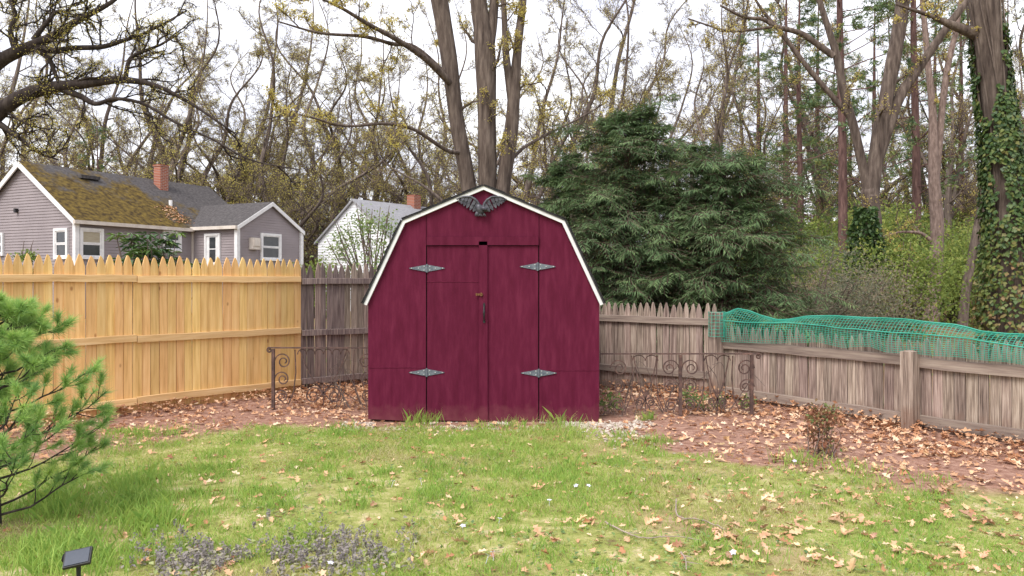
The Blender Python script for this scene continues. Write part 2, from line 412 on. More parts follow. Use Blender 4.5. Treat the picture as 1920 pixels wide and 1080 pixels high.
def ground():
    def axis(lo, hi, step, far):
        a = list(np.arange(lo, hi + 1e-6, step)); e = step
        while a[-1] < far: e *= 1.35; a.append(a[-1] + e)
        e = step
        while a[0] > -far: e *= 1.35; a.insert(0, a[0] - e)
        return np.array(a)
    xs = axis(-6, 6, .05, 900); ys = axis(2.5, 12, .05, 900)
    X, Y = np.meshgrid(xs, ys)
    fade = np.clip(1 - (np.hypot(X, Y - 7) - 9) / 6, 0, 1)
    Z = gz(X, Y) * fade
    V = np.stack([X, Y, Z], -1).reshape(-1, 3)
    idx = np.arange(X.size).reshape(X.shape)
    q = np.stack([idx[:-1, :-1], idx[:-1, 1:], idx[1:, 1:], idx[1:, :-1]], -1).reshape(-1, 4)
    mb = MB(); mb.add(V, q)
    m = bpy.data.materials.new('ground_soil_and_turf'); m.use_nodes = True
    t = m.node_tree; N, L = t.nodes.new, t.links.new; b = t.nodes['Principled BSDF']
    tcn = N('ShaderNodeTexCoord')
    def noise(sc, de=6, ro=.6):
        n = N('ShaderNodeTexNoise'); n.inputs['Scale'].default_value = sc; n.inputs['Detail'].default_value = de; n.inputs['Roughness'].default_value = ro
        L(tcn.outputs['Object'], n.inputs['Vector']); return n.outputs['Fac']
    def ramp(src, ps):
        r = N('ShaderNodeValToRGB'); e = r.color_ramp.elements
        e[0].position, e[0].color = ps[0][0], (*ps[0][1], 1); e[1].position, e[1].color = ps[-1][0], (*ps[-1][1], 1)
        for p, c in ps[1:-1]: x = e.new(p); x.color = (*c, 1)
        L(src, r.inputs['Fac']); return r.outputs['Color']
    def mix(f, a, c):
        mm = N('ShaderNodeMix'); mm.data_type = 'RGBA'; L(f, mm.inputs['Factor']); L(a, mm.inputs['A']); L(c, mm.inputs['B']); return mm.outputs['Result']
    soil = ramp(noise(14, 8, .7), [(.3, (.17, .082, .055)), (.5, (.31, .175, .13)), (.7, (.48, .31, .24))])
    turf = ramp(noise(5, 8, .75), [(.32, (.16, .10, .06)), (.44, (.24, .27, .07)), (.55, (.36, .35, .13)), (.68, (.62, .49, .34))])
    far = ramp(noise(.8, 8, .7), [(.35, (.16, .09, .05)), (.5, (.24, .15, .085)), (.6, (.14, .17, .05)), (.7, (.2, .22, .06))])
    a1 = N('ShaderNodeAttribute'); a1.attribute_name = 'lawn'; a2 = N('ShaderNodeAttribute'); a2.attribute_name = 'wood'
    c = mix(a2.outputs['Fac'], mix(a1.outputs['Fac'], soil, turf), far)
    L(c, b.inputs['Base Color']); b.inputs['Roughness'].default_value = .95; b.inputs['Specular IOR Level'].default_value = .15
    bp = N('ShaderNodeBump'); bp.inputs['Distance'].default_value = .02; L(noise(45, 5), bp.inputs['Height']); L(bp.outputs['Normal'], b.inputs['Normal'])
    me = mb.mesh('ground', m, True)
    la = me.attributes.new('lawn', 'FLOAT', 'POINT')
    lm = lawn_mask(V[:, 0], V[:, 1]) * np.clip(fbm(V[:, 0] * 1.3 + 3, V[:, 1] * 1.3) * 2.2 + .05, 0, 1)
    la.data.foreach_set('value', lm.astype(np.float32))
    wd = me.attributes.new('wood', 'FLOAT', 'POINT')
    wd.data.foreach_set('value', np.clip(-fence_dist(V[:, 0], V[:, 1]) / .6, 0, 1).astype(np.float32))
    tag(link('ground', me), kind='structure')
ground()

# ------------------------------------------------------------------ the shed
PXM = 8.19 / FPX
SX = lambda px: (px - 960) * PXM
SZ = lambda py: CAMZ - (py - HOR) * PXM
CX = -.30
def sp(px, py): return (SX(px) - CX, SZ(py))
def shed():
    t = thing('garden_shed', 'burgundy gambrel roofed wooden garden shed with white trimmed double doors', 'shed', (CX, 8.19, 0))
    hw = 1.222; ez, kz, az = 1.262, 2.085, 2.435; kx = .842; dep = 2.3
    x0, x1 = sp(800, 0)[0], sp(1010, 0)[0]; g = .006
    ztop = SZ(444)
    def kslope(x):                              # height of the gambrel outline at |x|
        x = abs(x)
        return az - (az - kz) * x / kx if x < kx else kz - (kz - ez) * (x - kx) / (hw - kx)
    mb = MB().prism([(-hw, .01), (x0 - g, -.02), (x0 - g, kslope(x0)), (-kx, kz), (-hw, ez)], -.012, .012); obj('wall_panel', mb, m_shed, t)
    mb = MB().prism([(x1 + g, -.02), (hw, -.02), (hw, ez), (kx, kz), (x1 + g, kslope(x1))], -.012, .012); obj('wall_panel', mb, m_shed, t)
    mb = MB().prism([(x0, ztop + .002), (x1, ztop + .002), (x1, kslope(x1)), (0, az), (x0, kslope(x0))], -.014, .010); obj('gable_panel', mb, m_shed, t)
    xm0, xm1 = sp(898, 0)[0], sp(914, 0)[0]; zh = SZ(460)
    mb = MB().box(((x0 + x1) / 2, -.026, (ztop + zh) / 2), (x1 - x0 - .004, .024, ztop - zh)); obj('header_board', mb, m_shed, t)
    mb = MB().box((0, dep / 2 + .03, 1.15), (2 * hw - .06, dep - .02, 2.2 - .0)); 
    # near-black sheet right behind the door gaps, its colour standing in for interior shade
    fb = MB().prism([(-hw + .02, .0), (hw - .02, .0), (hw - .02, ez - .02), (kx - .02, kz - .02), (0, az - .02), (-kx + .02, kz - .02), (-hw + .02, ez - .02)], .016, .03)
    obj('gap_shade_sheet', fb, m_dark, t)
    for s in (-1, 1):
        sw = MB().box((s * (hw - .011), dep / 2 + .02, ez / 2), (.02, dep - .04, ez)); obj('side_wall', sw, m_shed, t)
    bw = MB().prism([(-hw, .0), (hw, .0), (hw, ez), (kx, kz), (0, az), (-kx, kz), (-hw, ez)], dep, dep + .02); obj('back_wall', bw, m_shed, t)
    # doors
    dl = obj('door', MB().prism([(x0 + g, .0), (xm0 + .012, -.015), (xm0 + .012, zh - .006), (x0 + g, zh - .006)], -.016, .008), m_shed, t)
    dr = obj('door', MB().prism([(xm1 - .012, -.015), (x1 - g, -.02), (x1 - g, zh - .006), (xm1 - .012, zh - .006)], -.016, .008), m_shed, t)
    obj('astragal_board', MB().prism([(xm0, -.01), (xm1 + .004, -.012), (xm1, SZ(453)), (xm0, SZ(453))], -.038, -.0165), m_shed, dr)
    # a lapped batten line on the left door and on the wall panels, where the plywood sheets meet
    zl = SZ(689)
    obj('sheet_joint', MB().box(((-hw + x0) / 2, -.0135, zl), (x0 + hw - .02, .004, .008)), m_shed, t)
    obj('sheet_joint', MB().box(((hw + x1) / 2, -.0135, zl - .03), (hw - x1 - .02, .004, .008)), m_shed, t)
    zj = SZ(528)
    obj('sheet_joint', MB().box(((x0 + xm0) / 2, -.0175, zj), (xm0 - x0 - .01, .004, .012)), m_shed, dl)
    bolt_me = MB().tubes(np.array([[0, -.024, 0], [0, -.030, 0]]), np.array([.0075, .005]), 6, True).mesh('bolt', m_bolt)
    def hinge(px, py, door):
        cx, cz = sp(px, py); L_, h = .186, .036
        mb = MB().prism([(cx - L_, cz - .004), (cx - .012, cz - h), (cx - .012, cz + h), (cx - L_, cz + .004)], -.024, -.0185)
        mb.prism([(cx + .012, cz - h), (cx + L_, cz - .004), (cx + L_, cz + .004), (cx + .012, cz + h)], -.024, -.0185)
        P = np.array([[cx, -.026, cz - h - .008], [cx, -.026, cz + h + .008]])
        mb.tubes(P, np.array([.011, .011]), 8, True)
        h_ = obj('strap_hinge', mb, m_galv, door)
        for dx, dz in ((-.165, 0), (-.09, 0), (-.03, .02), (-.03, -.02), (.165, 0), (.09, 0), (.03, .02), (.03, -.02)):
            link('bolt', bolt_me, door, (cx + dx, 0, cz + dz))
    hinge(801, 503, dl); hinge(1008, 500, dr); hinge(800.5, 698, dl); hinge(1010, 699, dr)
    # pull handle
    cx, cz = sp(908, 586)
    hm = MB()
    a = np.linspace(-1, 1, 13)
    hm.tubes(np.stack([cx + a * 0, -.045 - .034 * (1 - a ** 2), cz + a * .085], 1), .006 + .006 * (1 - np.abs(a)), 8, True)
    for e in (-1, 1): hm.prism([(cx - .010, cz + e * .085 - .022), (cx + .010, cz + e * .085 - .022), (cx + .013, cz + e * .085), (cx, cz + e * .085 + .024), (cx - .013, cz + e * .085)], -.045, -.0385)
    obj('pull_handle', hm, m_blackiron, dr)
    cx, cz = sp(899, 552)
    lm = MB().box((cx, -.045, cz), (.075, .012, .022)); lm.box((cx + .02, -.056, cz + .002), (.016, .018, .036)); lm.box((cx - .03, -.052, cz), (.01, .014, .03))
    obj('hasp_latch', lm, m_rustlatch, dr)
    # roof: four slopes with lapped shingle courses, white rake boards
    prof = [(-hw - .04, ez - .035), (-kx - .012, kz + .02), (0, az + .035), (kx + .012, kz + .02), (hw + .04, ez - .035)]
    inn = []
    for i in range(5):
        ns = []
        for j in (i - 1, i):
            if 0 <= j < 4:
                dv = np.array(prof[j + 1]) - np.array(prof[j]); dv /= np.linalg.norm(dv); ns.append(np.array([-dv[1], dv[0]]))
        nb = sum(ns) / len(ns); nb = nb / (nb @ nb)
        inn.append(np.array(prof[i]) - nb * .035)
    for i in range(4):
        a_, b_ = np.array(prof[i]), np.array(prof[i + 1])
        dv = (b_ - a_) / np.linalg.norm(b_ - a_); nv = np.array([-dv[1], dv[0]])
        # rake board
        rb = [a_, b_, inn[i + 1], inn[i]]
        obj('rake_board', MB().prism([tuple(p) for p in rb], -.052, -.0145), m_white, t)
        deck = [a_ + nv * .001, b_ + nv * .001, b_ + nv * .016, a_ + nv * .016]
        rf = obj('roof_slope', MB().prism([tuple(p) for p in deck], -.062, dep + .06), m_rooffelt, t)
        n = 4 if i in (1, 2) else 5
        up = i < 2
        sm = MB()
        for k in range(n):
            p0, p1 = k / n, (k + 1.15) / n
            lo_ = a_ + (b_ - a_) * p0 if up else b_ + (a_ - b_) * p0
            hi_ = a_ + (b_ - a_) * min(p1, 1) if up else b_ + (a_ - b_) * min(p1, 1)
            o1, o2 = nv * .0165, nv * .0225
            sm.prism([tuple(lo_ + o1 + nv * .008), tuple(hi_ + o1), tuple(hi_ + o2 - nv * .003), tuple(lo_ + o2 + nv * .008)], -.066, dep + .064)
        obj('shingle_courses', sm, m_rooffelt, rf)
    return t
shed()

# ------------------------------------------------------------------ eagle plaque on the gable
def eagle():
    c = (SX(903), 8.19 - .03, SZ(391))
    t = thing('eagle_plaque', 'dark pewter spread winged eagle ornament under the shed peak', 'ornament', c)
    k = .00047
    LE = np.array([(-40, 30), (-70, 110), (-130, 190), (-230, 248), (-320, 258), (-410, 250), (-480, 232), (-540, 205)]) * k
    TE = np.array([(-120, -80), (-190, -78), (-260, -45), (-330, 0), (-395, 45), (-450, 90), (-500, 130), (-555, 172)]) * k
    for s in (-1, 1):
        mb = MB()
        for i in range(8):
            for lay, f0, f1, y in ((0, .25, 1.0, -.004), (1, .0, .55, -.012)):
                a = LE[i] + (TE[i] - LE[i]) * f0; b = LE[i] + (TE[i] - LE[i]) * f1
                dirv = (b - a) / (np.linalg.norm(b - a) + 1e-9); nrm = np.array([-dirv[1], dirv[0]]); w = .017 if i < 6 else .012
                poly = [a - nrm * w, a + (b - a) * .7 - nrm * w, b - nrm * w * .2, b + nrm * w * .2, a + (b - a) * .7 + nrm * w, a + nrm * w]
                poly = [(-s * p[0], p[1]) for p in poly]
                mb.prism(poly, y - .010 - .002 * (i % 2), y)
        P = np.stack([-s * LE[:, 0], np.full(8, -.022), LE[:, 1]], 1)
        mb.tubes(P, np.array([.014, .014, .013, .012, .011, .010, .008, .005]), 8, True)
        obj('wing', mb, m_eagle, t)
    def ell(mb, c, r, rot=0):
        th = np.linspace(0, PI, 9); a = np.arange(12) / 12 * 2 * PI
        P = np.stack([np.zeros(9), np.zeros(9), np.cos(th)], 1)
        V = np.stack([np.sin(th)[:, None] * np.cos(a), np.sin(th)[:, None] * np.sin(a), np.cos(th)[:, None] + 0 * a], -1) * np.array(r)
        V = V.reshape(-1, 3); cr, sr = math.cos(rot), math.sin(rot)
        V = np.stack([V[:, 0] * cr - V[:, 2] * sr, V[:, 1], V[:, 0] * sr + V[:, 2] * cr], 1) + np.array(c)
        idx = np.arange(108).reshape(9, 12)
        q = np.stack([idx[:-1], np.roll(idx, -1, 1)[:-1], np.roll(idx, -1, 1)[1:], idx[1:]], -1).reshape(-1, 4)
        mb.add(V, q)
    mb = MB(); ell(mb, (-.015, -.02, -.01), (.042, .03, .06), .5); ell(mb, (-.045, -.018, -.06), (.022, .012, .032), -.6)
    obj('body', mb, m_eagle, t, True)
    mb = MB(); ell(mb, (.03, -.045, -.01), (.034, .026, .024), -.45)
    mb.tubes(np.array([[.055, -.048, -.018], [.072, -.05, -.03], [.074, -.05, -.045]]), np.array([.014, .010, .002]), 7, True)
    obj('head', mb, m_eagle, t, True)
    for dx in (-.012, .03):
        mb = MB()
        for e in (-.012, 0, .012):
            mb.tubes(np.array([[dx, -.03, -.055], [dx + e, -.04, -.078], [dx + e * 1.6, -.036, -.092]]), np.array([.007, .006, .002]), 5, True)
        obj('talon', mb, m_eagle, t, True)
eagle()

# ------------------------------------------------------------------ stockade fences
def picket_mesh(name, w, h, tip, mat, style, rng):
    j = lambda s: rng.uniform(-s, s)
    if style == 'round':
        poly = [(0, 0), (w, 0), (w, h - tip), (.88 * w, h - tip * .62), (.70 * w, h - tip * .22), (.57 * w, h - .006 + j(.004)), (.43 * w, h + j(.004)), (.30 * w, h - tip * .22), (.12 * w, h - tip * .62), (0, h - tip)]
    else:
        poly = [(0, 0), (w, 0), (w, h - tip), (.84 * w, h - tip * .5 + j(.01)), (.60 * w, h - .012 + j(.008)), (.46 * w, h + j(.01)), (.34 * w, h - .02), (.17 * w, h - tip * .5 + j(.01)), (0, h - tip)]
    return MB().prism(poly, -.009, .009).mesh(name, mat)

def fence(name, label, A, B, w, h, tip, mat, railmat, rails, style, posts=(), gap=.003, hj=.01, lean=.004, splits=1, railw=.075, dark=None, sink=.05):
    A = np.array(A, float); B = np.array(B, float); L = np.linalg.norm(B - A); ang = math.atan2(B[1] - A[1], B[0] - A[0])
    t = thing(name, label, 'fence', (A[0], A[1], 0), ang)
    rng = random.Random(hash(name) % 1000 if False else len(label))
    var = [picket_mesh('picket', w * k, h + sink, tip, mat, style, rng) for k in (.88, .94, 1, 1.05, 1.1)]
    if dark: var += [picket_mesh('picket', w * k, h + sink, tip, dark, style, rng) for k in (.92, 1.03)]
    x = 0.0
    while x < L - w * .6:
        i = rng.randrange(len(var)); wd = w * (.88, .94, 1, 1.05, 1.1, .92, 1.03)[i]
        link('picket', var[i], t, (x, rng.uniform(-.003, .003), -sink + rng.uniform(-hj, hj)), (rng.uniform(-lean, lean), rng.uniform(-lean, lean), rng.uniform(-.02, .02)))
        x += wd + gap * rng.uniform(.2, 1.6)
    # rails face the yard: local -y is towards the camera
    for z in rails:
        e = [0] + sorted(posts) + [L] if posts else [L * i / splits for i in range(splits + 1)]
        for a, b in zip(e[:-1], e[1:]):
            n = 9; xs = np.linspace(a + .004, b - .004, n)
            wob = np.array([rng.uniform(-.006, .006) for _ in xs]) + rng.uniform(-.008, .008)
            mb = MB(); hh = railw / 2
            V = []
            for xx, ww in zip(xs, wob):
                V += [[xx, -.012, z + ww - hh], [xx, -.048, z + ww - hh], [xx, -.048, z + ww + hh * .9], [xx, -.012, z + ww + hh]]
            f = []
            for i in range(n - 1):
                for k in range(4): f.append([4 * i + k, 4 * i + (k + 1) % 4, 4 * i + 4 + (k + 1) % 4, 4 * i + 4 + k])
            f += [[0, 1, 2, 3], [4 * n - 4, 4 * n - 3, 4 * n - 2, 4 * n - 1]]
            mb.add(V, f)
            obj('rail', mb, railmat, t)
    return t, L

fence('cedar_stockade_fence', 'new honey coloured cedar picket fence at the left', (-5.5, 6.965), (-2.735, 9.95), .091, 1.742, .13, m_cedar, m_cedar_rail, (1.50, .835, .165), 'round', splits=2, hj=.012, gap=.006)
fence('grey_stockade_fence', 'dark weathered picket fence between the cedar fence and the shed', (-2.725, 9.965), (-.55, 11.86), .085, 1.70, .14, m_olddark, m_olddark, (1.47, .80, .18), 'sharp', splits=1, gap=.012, hj=.02, lean=.008, dark=m_oldwood)
fence('grey_picket_fence', 'weathered grey sharp picket fence just right of the shed', (-.49, 11.88), (2.50, 9.49), .088, 1.185, .15, m_oldwood, m_oldrail, (.965, .31), 'sharp', splits=1, gap=.007, hj=.015, lean=.01, railw=.085)
PA, PB = np.array([2.575, 9.41]), np.array([5.05, 5.70])
Lr = np.linalg.norm(PB - PA)
pd = np.linalg.norm(np.array([3.89, 7.44]) - PA)
ft, _ = fence('low_picket_fence', 'low weathered grey fence under the green netting', PA, PB, .092, .93, .16, m_oldwood, m_oldrail, (.70, .145), 'sharp', posts=(pd,), gap=.007, hj=.035, lean=.012, railw=.10)
def post(parent, x, h, w=.12):
    mb = MB(); hw = w / 2
    mb.box((0, 0, h / 2 - .1), (w, w, h + .2))
    mb.add([[-hw, -hw, h], [hw, -hw, h], [hw, hw, h], [-hw, hw, h], [0, 0, h + .012]], [[0, 1, 4], [1, 2, 4], [2, 3, 4], [3, 0, 4]])
    obj('post', mb, m_oldwood, parent, loc=(x, -.06 - hw + .02, 0), rot=(.01, -.008, 0))
post(ft, pd, .80)
post(ft, -.02, 1.085, .125)

# ------------------------------------------------------------------ green netting draped on the low fence
def netting():
    t = thing('plastic_netting', 'green plastic garden netting draped over the low fence', 'netting', (0, 0, 0))
    u = (PB - PA) / Lr; nrm = np.array([u[1], -u[0]])       # towards the yard
    if nrm @ np.array([-1, -1]) < 0: nrm = -nrm
    tx = [1340, 1356, 1375, 1398, 1420, 1447, 1470, 1500, 1560, 1620, 1700, 1780, 1830, 1880, 1960, 2100]
    ty = [590, 586, 579, 584, 593, 600, 599, 594, 593, 596, 601, 609, 622, 627, 630, 640]
    fx = [1340, 1400, 1450, 1480, 1560, 1640, 1720, 1820, 1920, 2100]
    fy = [598, 603, 604, 604, 611, 619, 624, 632, 650, 672]
    lx = [1340, 1360, 1400, 1480, 1540, 1590, 1640, 1670, 1720, 1800, 1920, 2100]
    ly = [636, 640, 641, 642, 640, 650, 648, 659, 662, 668, 681, 705]
    ns = int(Lr / .036); nv = 18
    G = np.zeros((ns + 1, nv, 3))
    for i in range(ns + 1):
        s = -.06 + (Lr + .06) * i / ns
        P = PA + u * s
        px = 960 + FPX * P[0] / P[1]
        Z = lambda tabx, taby: CAMZ - (np.interp(px, tabx, taby) - HOR) / FPX * P[1]
        zt, zf, zl = Z(tx, ty), Z(fx, fy), Z(lx, ly)
        zt = max(zt, zf + .01)
        for j in range(nv):
            v = j / (nv - 1)
            if v < .55:                                     # hanging skirt in front of the pickets
                q = v / .55; z = zl + (zf - zl) * q; o = .075 + .025 * math.sin(q * PI) + .02 * (vnoise(s * 3, q * 2 + 5) - .5)
            else:                                           # the loose roll standing up behind the fold
                q = (v - .55) / .45; z = zf + (zt - zf) * math.sin(q * PI * .62) / math.sin(PI * .5) ; o = .075 - .20 * q + .05 * (vnoise(s * 2.3, 9) - .5) * q
                z = zf + (zt - zf) * min(1, math.sin(min(q, .8) / .8 * PI / 2)) - max(0, q - .8) * .12
            G[i, j] = [P[0] + nrm[0] * o, P[1] + nrm[1] * o, z + .012 * (vnoise(s * 5, j * .4) - .5)]
    mb = MB()
    r = .0027
    mb.tubes(G, np.full(G.shape[:2], r), 4)
    mb.tubes(G.transpose(1, 0, 2), np.full((nv, ns + 1), r), 4)
    # doubled hems along the fold and the top edge
    o = obj('mesh_strands', mb, m_net, t)
    hb = MB(); k = int(.55 * (nv - 1))
    hb.tubes(np.stack([G[:, k] + [0, 0, .004], G[:, -3] + [0, 0, .004]]), np.full((2, ns + 1), .007), 5)
    obj('hem', hb, m_net, t)
    # the netting wraps the corner post
    wb = MB(); R = []
    c = PA + nrm * .10 + u * -.02
    for a in np.linspace(-.2, PI * 1.25, 9):
        R.append([[c[0] + .10 * math.cos(a + 3.0), c[1] + .10 * math.sin(a + 3.0), z] for z in np.arange(.80, 1.13, .042)])
    R = np.array(R)
    wb.tubes(R, np.full(R.shape[:2], .0035), 4); wb.tubes(R.transpose(1, 0, 2), np.full((R.shape[1], R.shape[0]), .0035), 4)
    obj('post_wrap', wb, m_net, t)
netting()

# ------------------------------------------------------------------ wrought iron railings
def spiral(cx, cz, r, a0, turns, sgn, n=26, r1=.14):
    k = np.linspace(0, 1, n); a = a0 + sgn * turns * 2 * PI * k; rr = r * (1 - (1 - r1) * k)
    return np.stack([cx + rr * np.cos(a), np.zeros(n), cz + rr * np.sin(a)], 1)
def scroll_from(x, z, r, sgn):
    """rod leaving a post at (x,z), arching over and curling inwards; sgn=+1 curls to the right"""
    k = np.linspace(0, 1, 34)
    a = PI - k * 2 * PI * 1.7
    rr = r * (1 - .80 * k ** .85)
    cx = x + sgn * (r * (1 + .18 * k)); 
    return np.stack([cx + sgn * rr * np.cos(a), np.zeros(34), z + rr * np.sin(a) * 1.05], 1)
def railing(name, label, A, B, h, posts, ends):
    A = np.array(A); B = np.array(B); L = np.linalg.norm(B - A); ang = math.atan2(B[1] - A[1], B[0] - A[0])
    t = thing(name, label, 'railing', (A[0], A[1], 0), ang)
    mb = MB().prism([(-.03 if ends == 'L' else 0, h - .006), (L + (.03 if ends == 'R' else 0), h - .006), (L + (.03 if ends == 'R' else 0), h + .008), (-.03 if ends == 'L' else 0, h + .008)], -.02, .02)
    obj('top_rail', mb, m_iron, t)
    sg = 1 if ends == 'R' else -1; ex = L + .03 if ends == 'R' else -.03
    s = spiral(ex, h - .026, .032, PI / 2, 1.3, -sg)
    obj('end_curl', MB().tubes(s, np.full(26, .009), 6, True), m_iron, t)
    for p, z0 in posts:
        obj('post', MB().box((p, 0, (h + z0) / 2 - .005), (.034, .034, h - z0 - .02)), m_iron, t)
    def rod(P, r=.007): return obj('scroll', MB().tubes(P, np.full(len(P), r * 1.3), 4, True), m_iron, t)
    edges = [p for p, _ in posts]
    def column(x, sgn):
        for i in range(3): rod(scroll_from(x, h - .155 - .20 * i, .095 - .008 * i, sgn))
        rod(np.array([[x + sgn * .235, 0, h - .02], [x + sgn * .245, 0, h * .6], [x + sgn * .22, 0, h * .3], [x + sgn * .16, 0, .06]]), .006)
    def lyre(x0, x1):
        c = (x0 + x1) / 2; w = (x1 - x0) / 2
        k = np.linspace(0, 1, 18)
        for sgn in (-1, 1):
            rod(np.stack([c + sgn * w * (.9 - 1.25 * k + .2 * np.sin(k * PI)), 0 * k, h - .02 - (h - .1) * k], 1), .006)
            rod(scroll_from(c + sgn * .005, .16, w * .36, sgn))
        na = max(2, int((x1 - x0) / .095)); ww = (x1 - x0) / na
        for i in range(na):
            a = np.linspace(0, PI, 10)
            rod(np.stack([x0 + ww * (i + .5) - ww / 2 * np.cos(a), 0 * a, h - .075 + .06 * np.sin(a)], 1), .005)
        rod(np.array([[c, 0, .06], [c, 0, .30]]), .006)
        for sgn in (-1, 1): rod(np.array([[c, 0, .24], [c + sgn * .03, 0, .285], [c + sgn * .05, 0, .28]]), .005)
    return t, L, column, lyre
t, L, column, lyre = railing('iron_railing', 'rusty scrolled iron railing left of the shed', (-2.735, 8.82), (-1.545, 8.82), .706, [(.012, -.06)], 'L')
column(.025, 1); lyre(.29, .88); column(L - .02, -1)
t, L, column, lyre = railing('iron_railing', 'rusty scrolled iron railing right of the shed', (.96, 8.36), (2.63, 8.36), .682, [(.86, -.06), (L + .44, -.06)], 'R')
column(.10, 1); lyre(.34, .62); column(.845, -1); column(.875, 1); lyre(1.12, 1.40); column(L - .01, -1)

# ------------------------------------------------------------------ houses
def house_frame(name, label, A, th):
    u = np.array([math.sin(th), math.cos(th)]); w = np.array([-u[1], u[0]])
    return thing(name, label, 'house', (A[0], A[1], 0), math.atan2(u[1], u[0])), np.array(A), u, w

def on_wall(px, P0, dirv):
    """distance along a wall (world start P0, unit direction) seen at pixel column px; and its depth"""
    k = (px - 960) / FPX
    s = (k * P0[1] - P0[0]) / (dirv[0] - k * dirv[1])
    return s, P0[1] + s * dirv[1]
zat = lambda py, D: CAMZ - (py - HOR) / FPX * D

def siding(mb, p0, p1, z0, ztop, lap=.115):
    """lapped boards on a wall from p0 to p1 (local xy); ztop(s) gives the roofline; outward = right of p0->p1"""
    p0 = np.array(p0, float); p1 = np.array(p1, float); L = np.linalg.norm(p1 - p0); d = (p1 - p0) / L; n = np.array([d[1], -d[0]])
    zmax = max(ztop(s) for s in np.linspace(0, L, 41)); z = z0
    ss = np.linspace(0, L, 241)
    tops = np.array([ztop(s) for s in ss])
    while z < zmax:
        ok = ss[tops > z + .01]
        if len(ok):
            ok2 = ss[tops > z + lap - .005] if (tops > z + lap - .005).any() else ok[len(ok) // 2:len(ok) // 2 + 1]
            a, b, c, e = ok[0], ok[-1], ok2[-1], ok2[0]
            P = lambda s, o, zz: [*(p0 + d * s + n * o), zz]
            mb.add([P(a, .026, z), P(b, .026, z), P(c, .004, z + lap), P(e, .004, z + lap), P(a, .004, z), P(b, .004, z)], [[0, 1, 2, 3], [0, 4, 5, 1]])
        z += lap
    return mb

def wallbox(p0, p1, poly, th=.1):
    """solid wall plate behind the siding; poly in (s,z)"""
    p0 = np.array(p0, float); p1 = np.array(p1, float); d = (p1 - p0) / np.linalg.norm(p1 - p0); n = np.array([d[1], -d[0]])
    v = [[*(p0 + d * s), z] for s, z in poly] + [[*(p0 + d * s - n * th), z] for s, z in poly]
    k = len(poly); mb = MB()
    mb.v.append(np.array(v)); mb.n = 2 * k
    for f in [list(range(k)), list(range(2 * k - 1, k - 1, -1))] + [[i, (i + 1) % k, (i + 1) % k + k, i + k] for i in range(k)]:
        mb.loops.append(np.array(f)); mb.sizes.append(np.array([len(f)])); mb.var.append(np.zeros(1))
    return mb

def window(parent, p0, p1, s0, s1, z0, z1, blind=False, door=False, name='window'):
    p0 = np.array(p0, float); p1 = np.array(p1, float); d = (p1 - p0) / np.linalg.norm(p1 - p0); n = np.array([d[1], -d[0]])
    Mx = np.array([[d[0], -n[0], 0], [d[1], -n[1], 0], [0, 0, 1]])
    C = lambda s, o, z: [*(p0 + d * s + n * o), z]
    fw = .10; mb = MB()
    for s in (s0 + fw / 2, s1 - fw / 2): mb.box(C(s, .05, (z0 + z1) / 2), (fw, .10, z1 - z0), Mx)
    mb.box(C((s0 + s1) / 2, .051, z1 - fw / 2), (s1 - s0 - 2 * fw, .102, fw), Mx)
    mb.box(C((s0 + s1) / 2, .06, z0 + fw / 2), (s1 - s0 - 2 * fw, .12, fw), Mx)
    win = obj(name, mb, m_white, parent)
    if door:
        dm = MB(); lw = (s1 - s0) - 2 * fw
        dm.box(C((s0 + s1) / 2, .045, (z0 + z1) / 2), (lw, .03, z1 - z0 - .2), Mx)
        obj('door_leaf', dm, m_white, win)
        for (a, b) in ((.08, .52), (.56, .95)):
            zz0, zz1 = z0 + .1 + (z1 - z0 - .2) * a, z0 + .1 + (z1 - z0 - .2) * b
            obj('pane', MB().box(C((s0 + s1) / 2, .064, (zz0 + zz1) / 2), (lw * .5, .008, zz1 - zz0), Mx), m_glass, win)
        return
    zm = (z0 + z1) / 2; sash = .05
    sm = MB(); iw = s1 - s0 - 2 * fw
    for a, b, o in ((z0 + fw, zm, .05), (zm, z1 - fw, .06)):
        for s in (s0 + fw + sash / 2, s1 - fw - sash / 2): sm.box(C(s, o, (a + b) / 2), (sash, .03, b - a - .002), Mx)
        for z in (a + sash / 2, b - sash / 2): sm.box(C((s0 + s1) / 2, o, z), (iw - 2 * sash, .03, sash - .004), Mx)
    obj('sash', sm, m_white, win)
    for i, (a, b) in enumerate(((z0 + fw, zm), (zm, z1 - fw))):
        obj('pane', MB().box(C((s0 + s1) / 2, .041, (a + b) / 2), (iw - .05, .008, b - a - .05), Mx), m_blind if (blind and i == 1) else m_glass, win)

def slab(p, t):
    """roof slab from 4 points, thickness t downwards"""
    p = np.array(p, float); v = np.concatenate([p, p - [0, 0, t]])
    return MB().add(v, [[0, 1, 2, 3], [7, 6, 5, 4], [0, 4, 5, 1], [1, 5, 6, 2], [2, 6, 7, 3], [3, 7, 4, 0]])

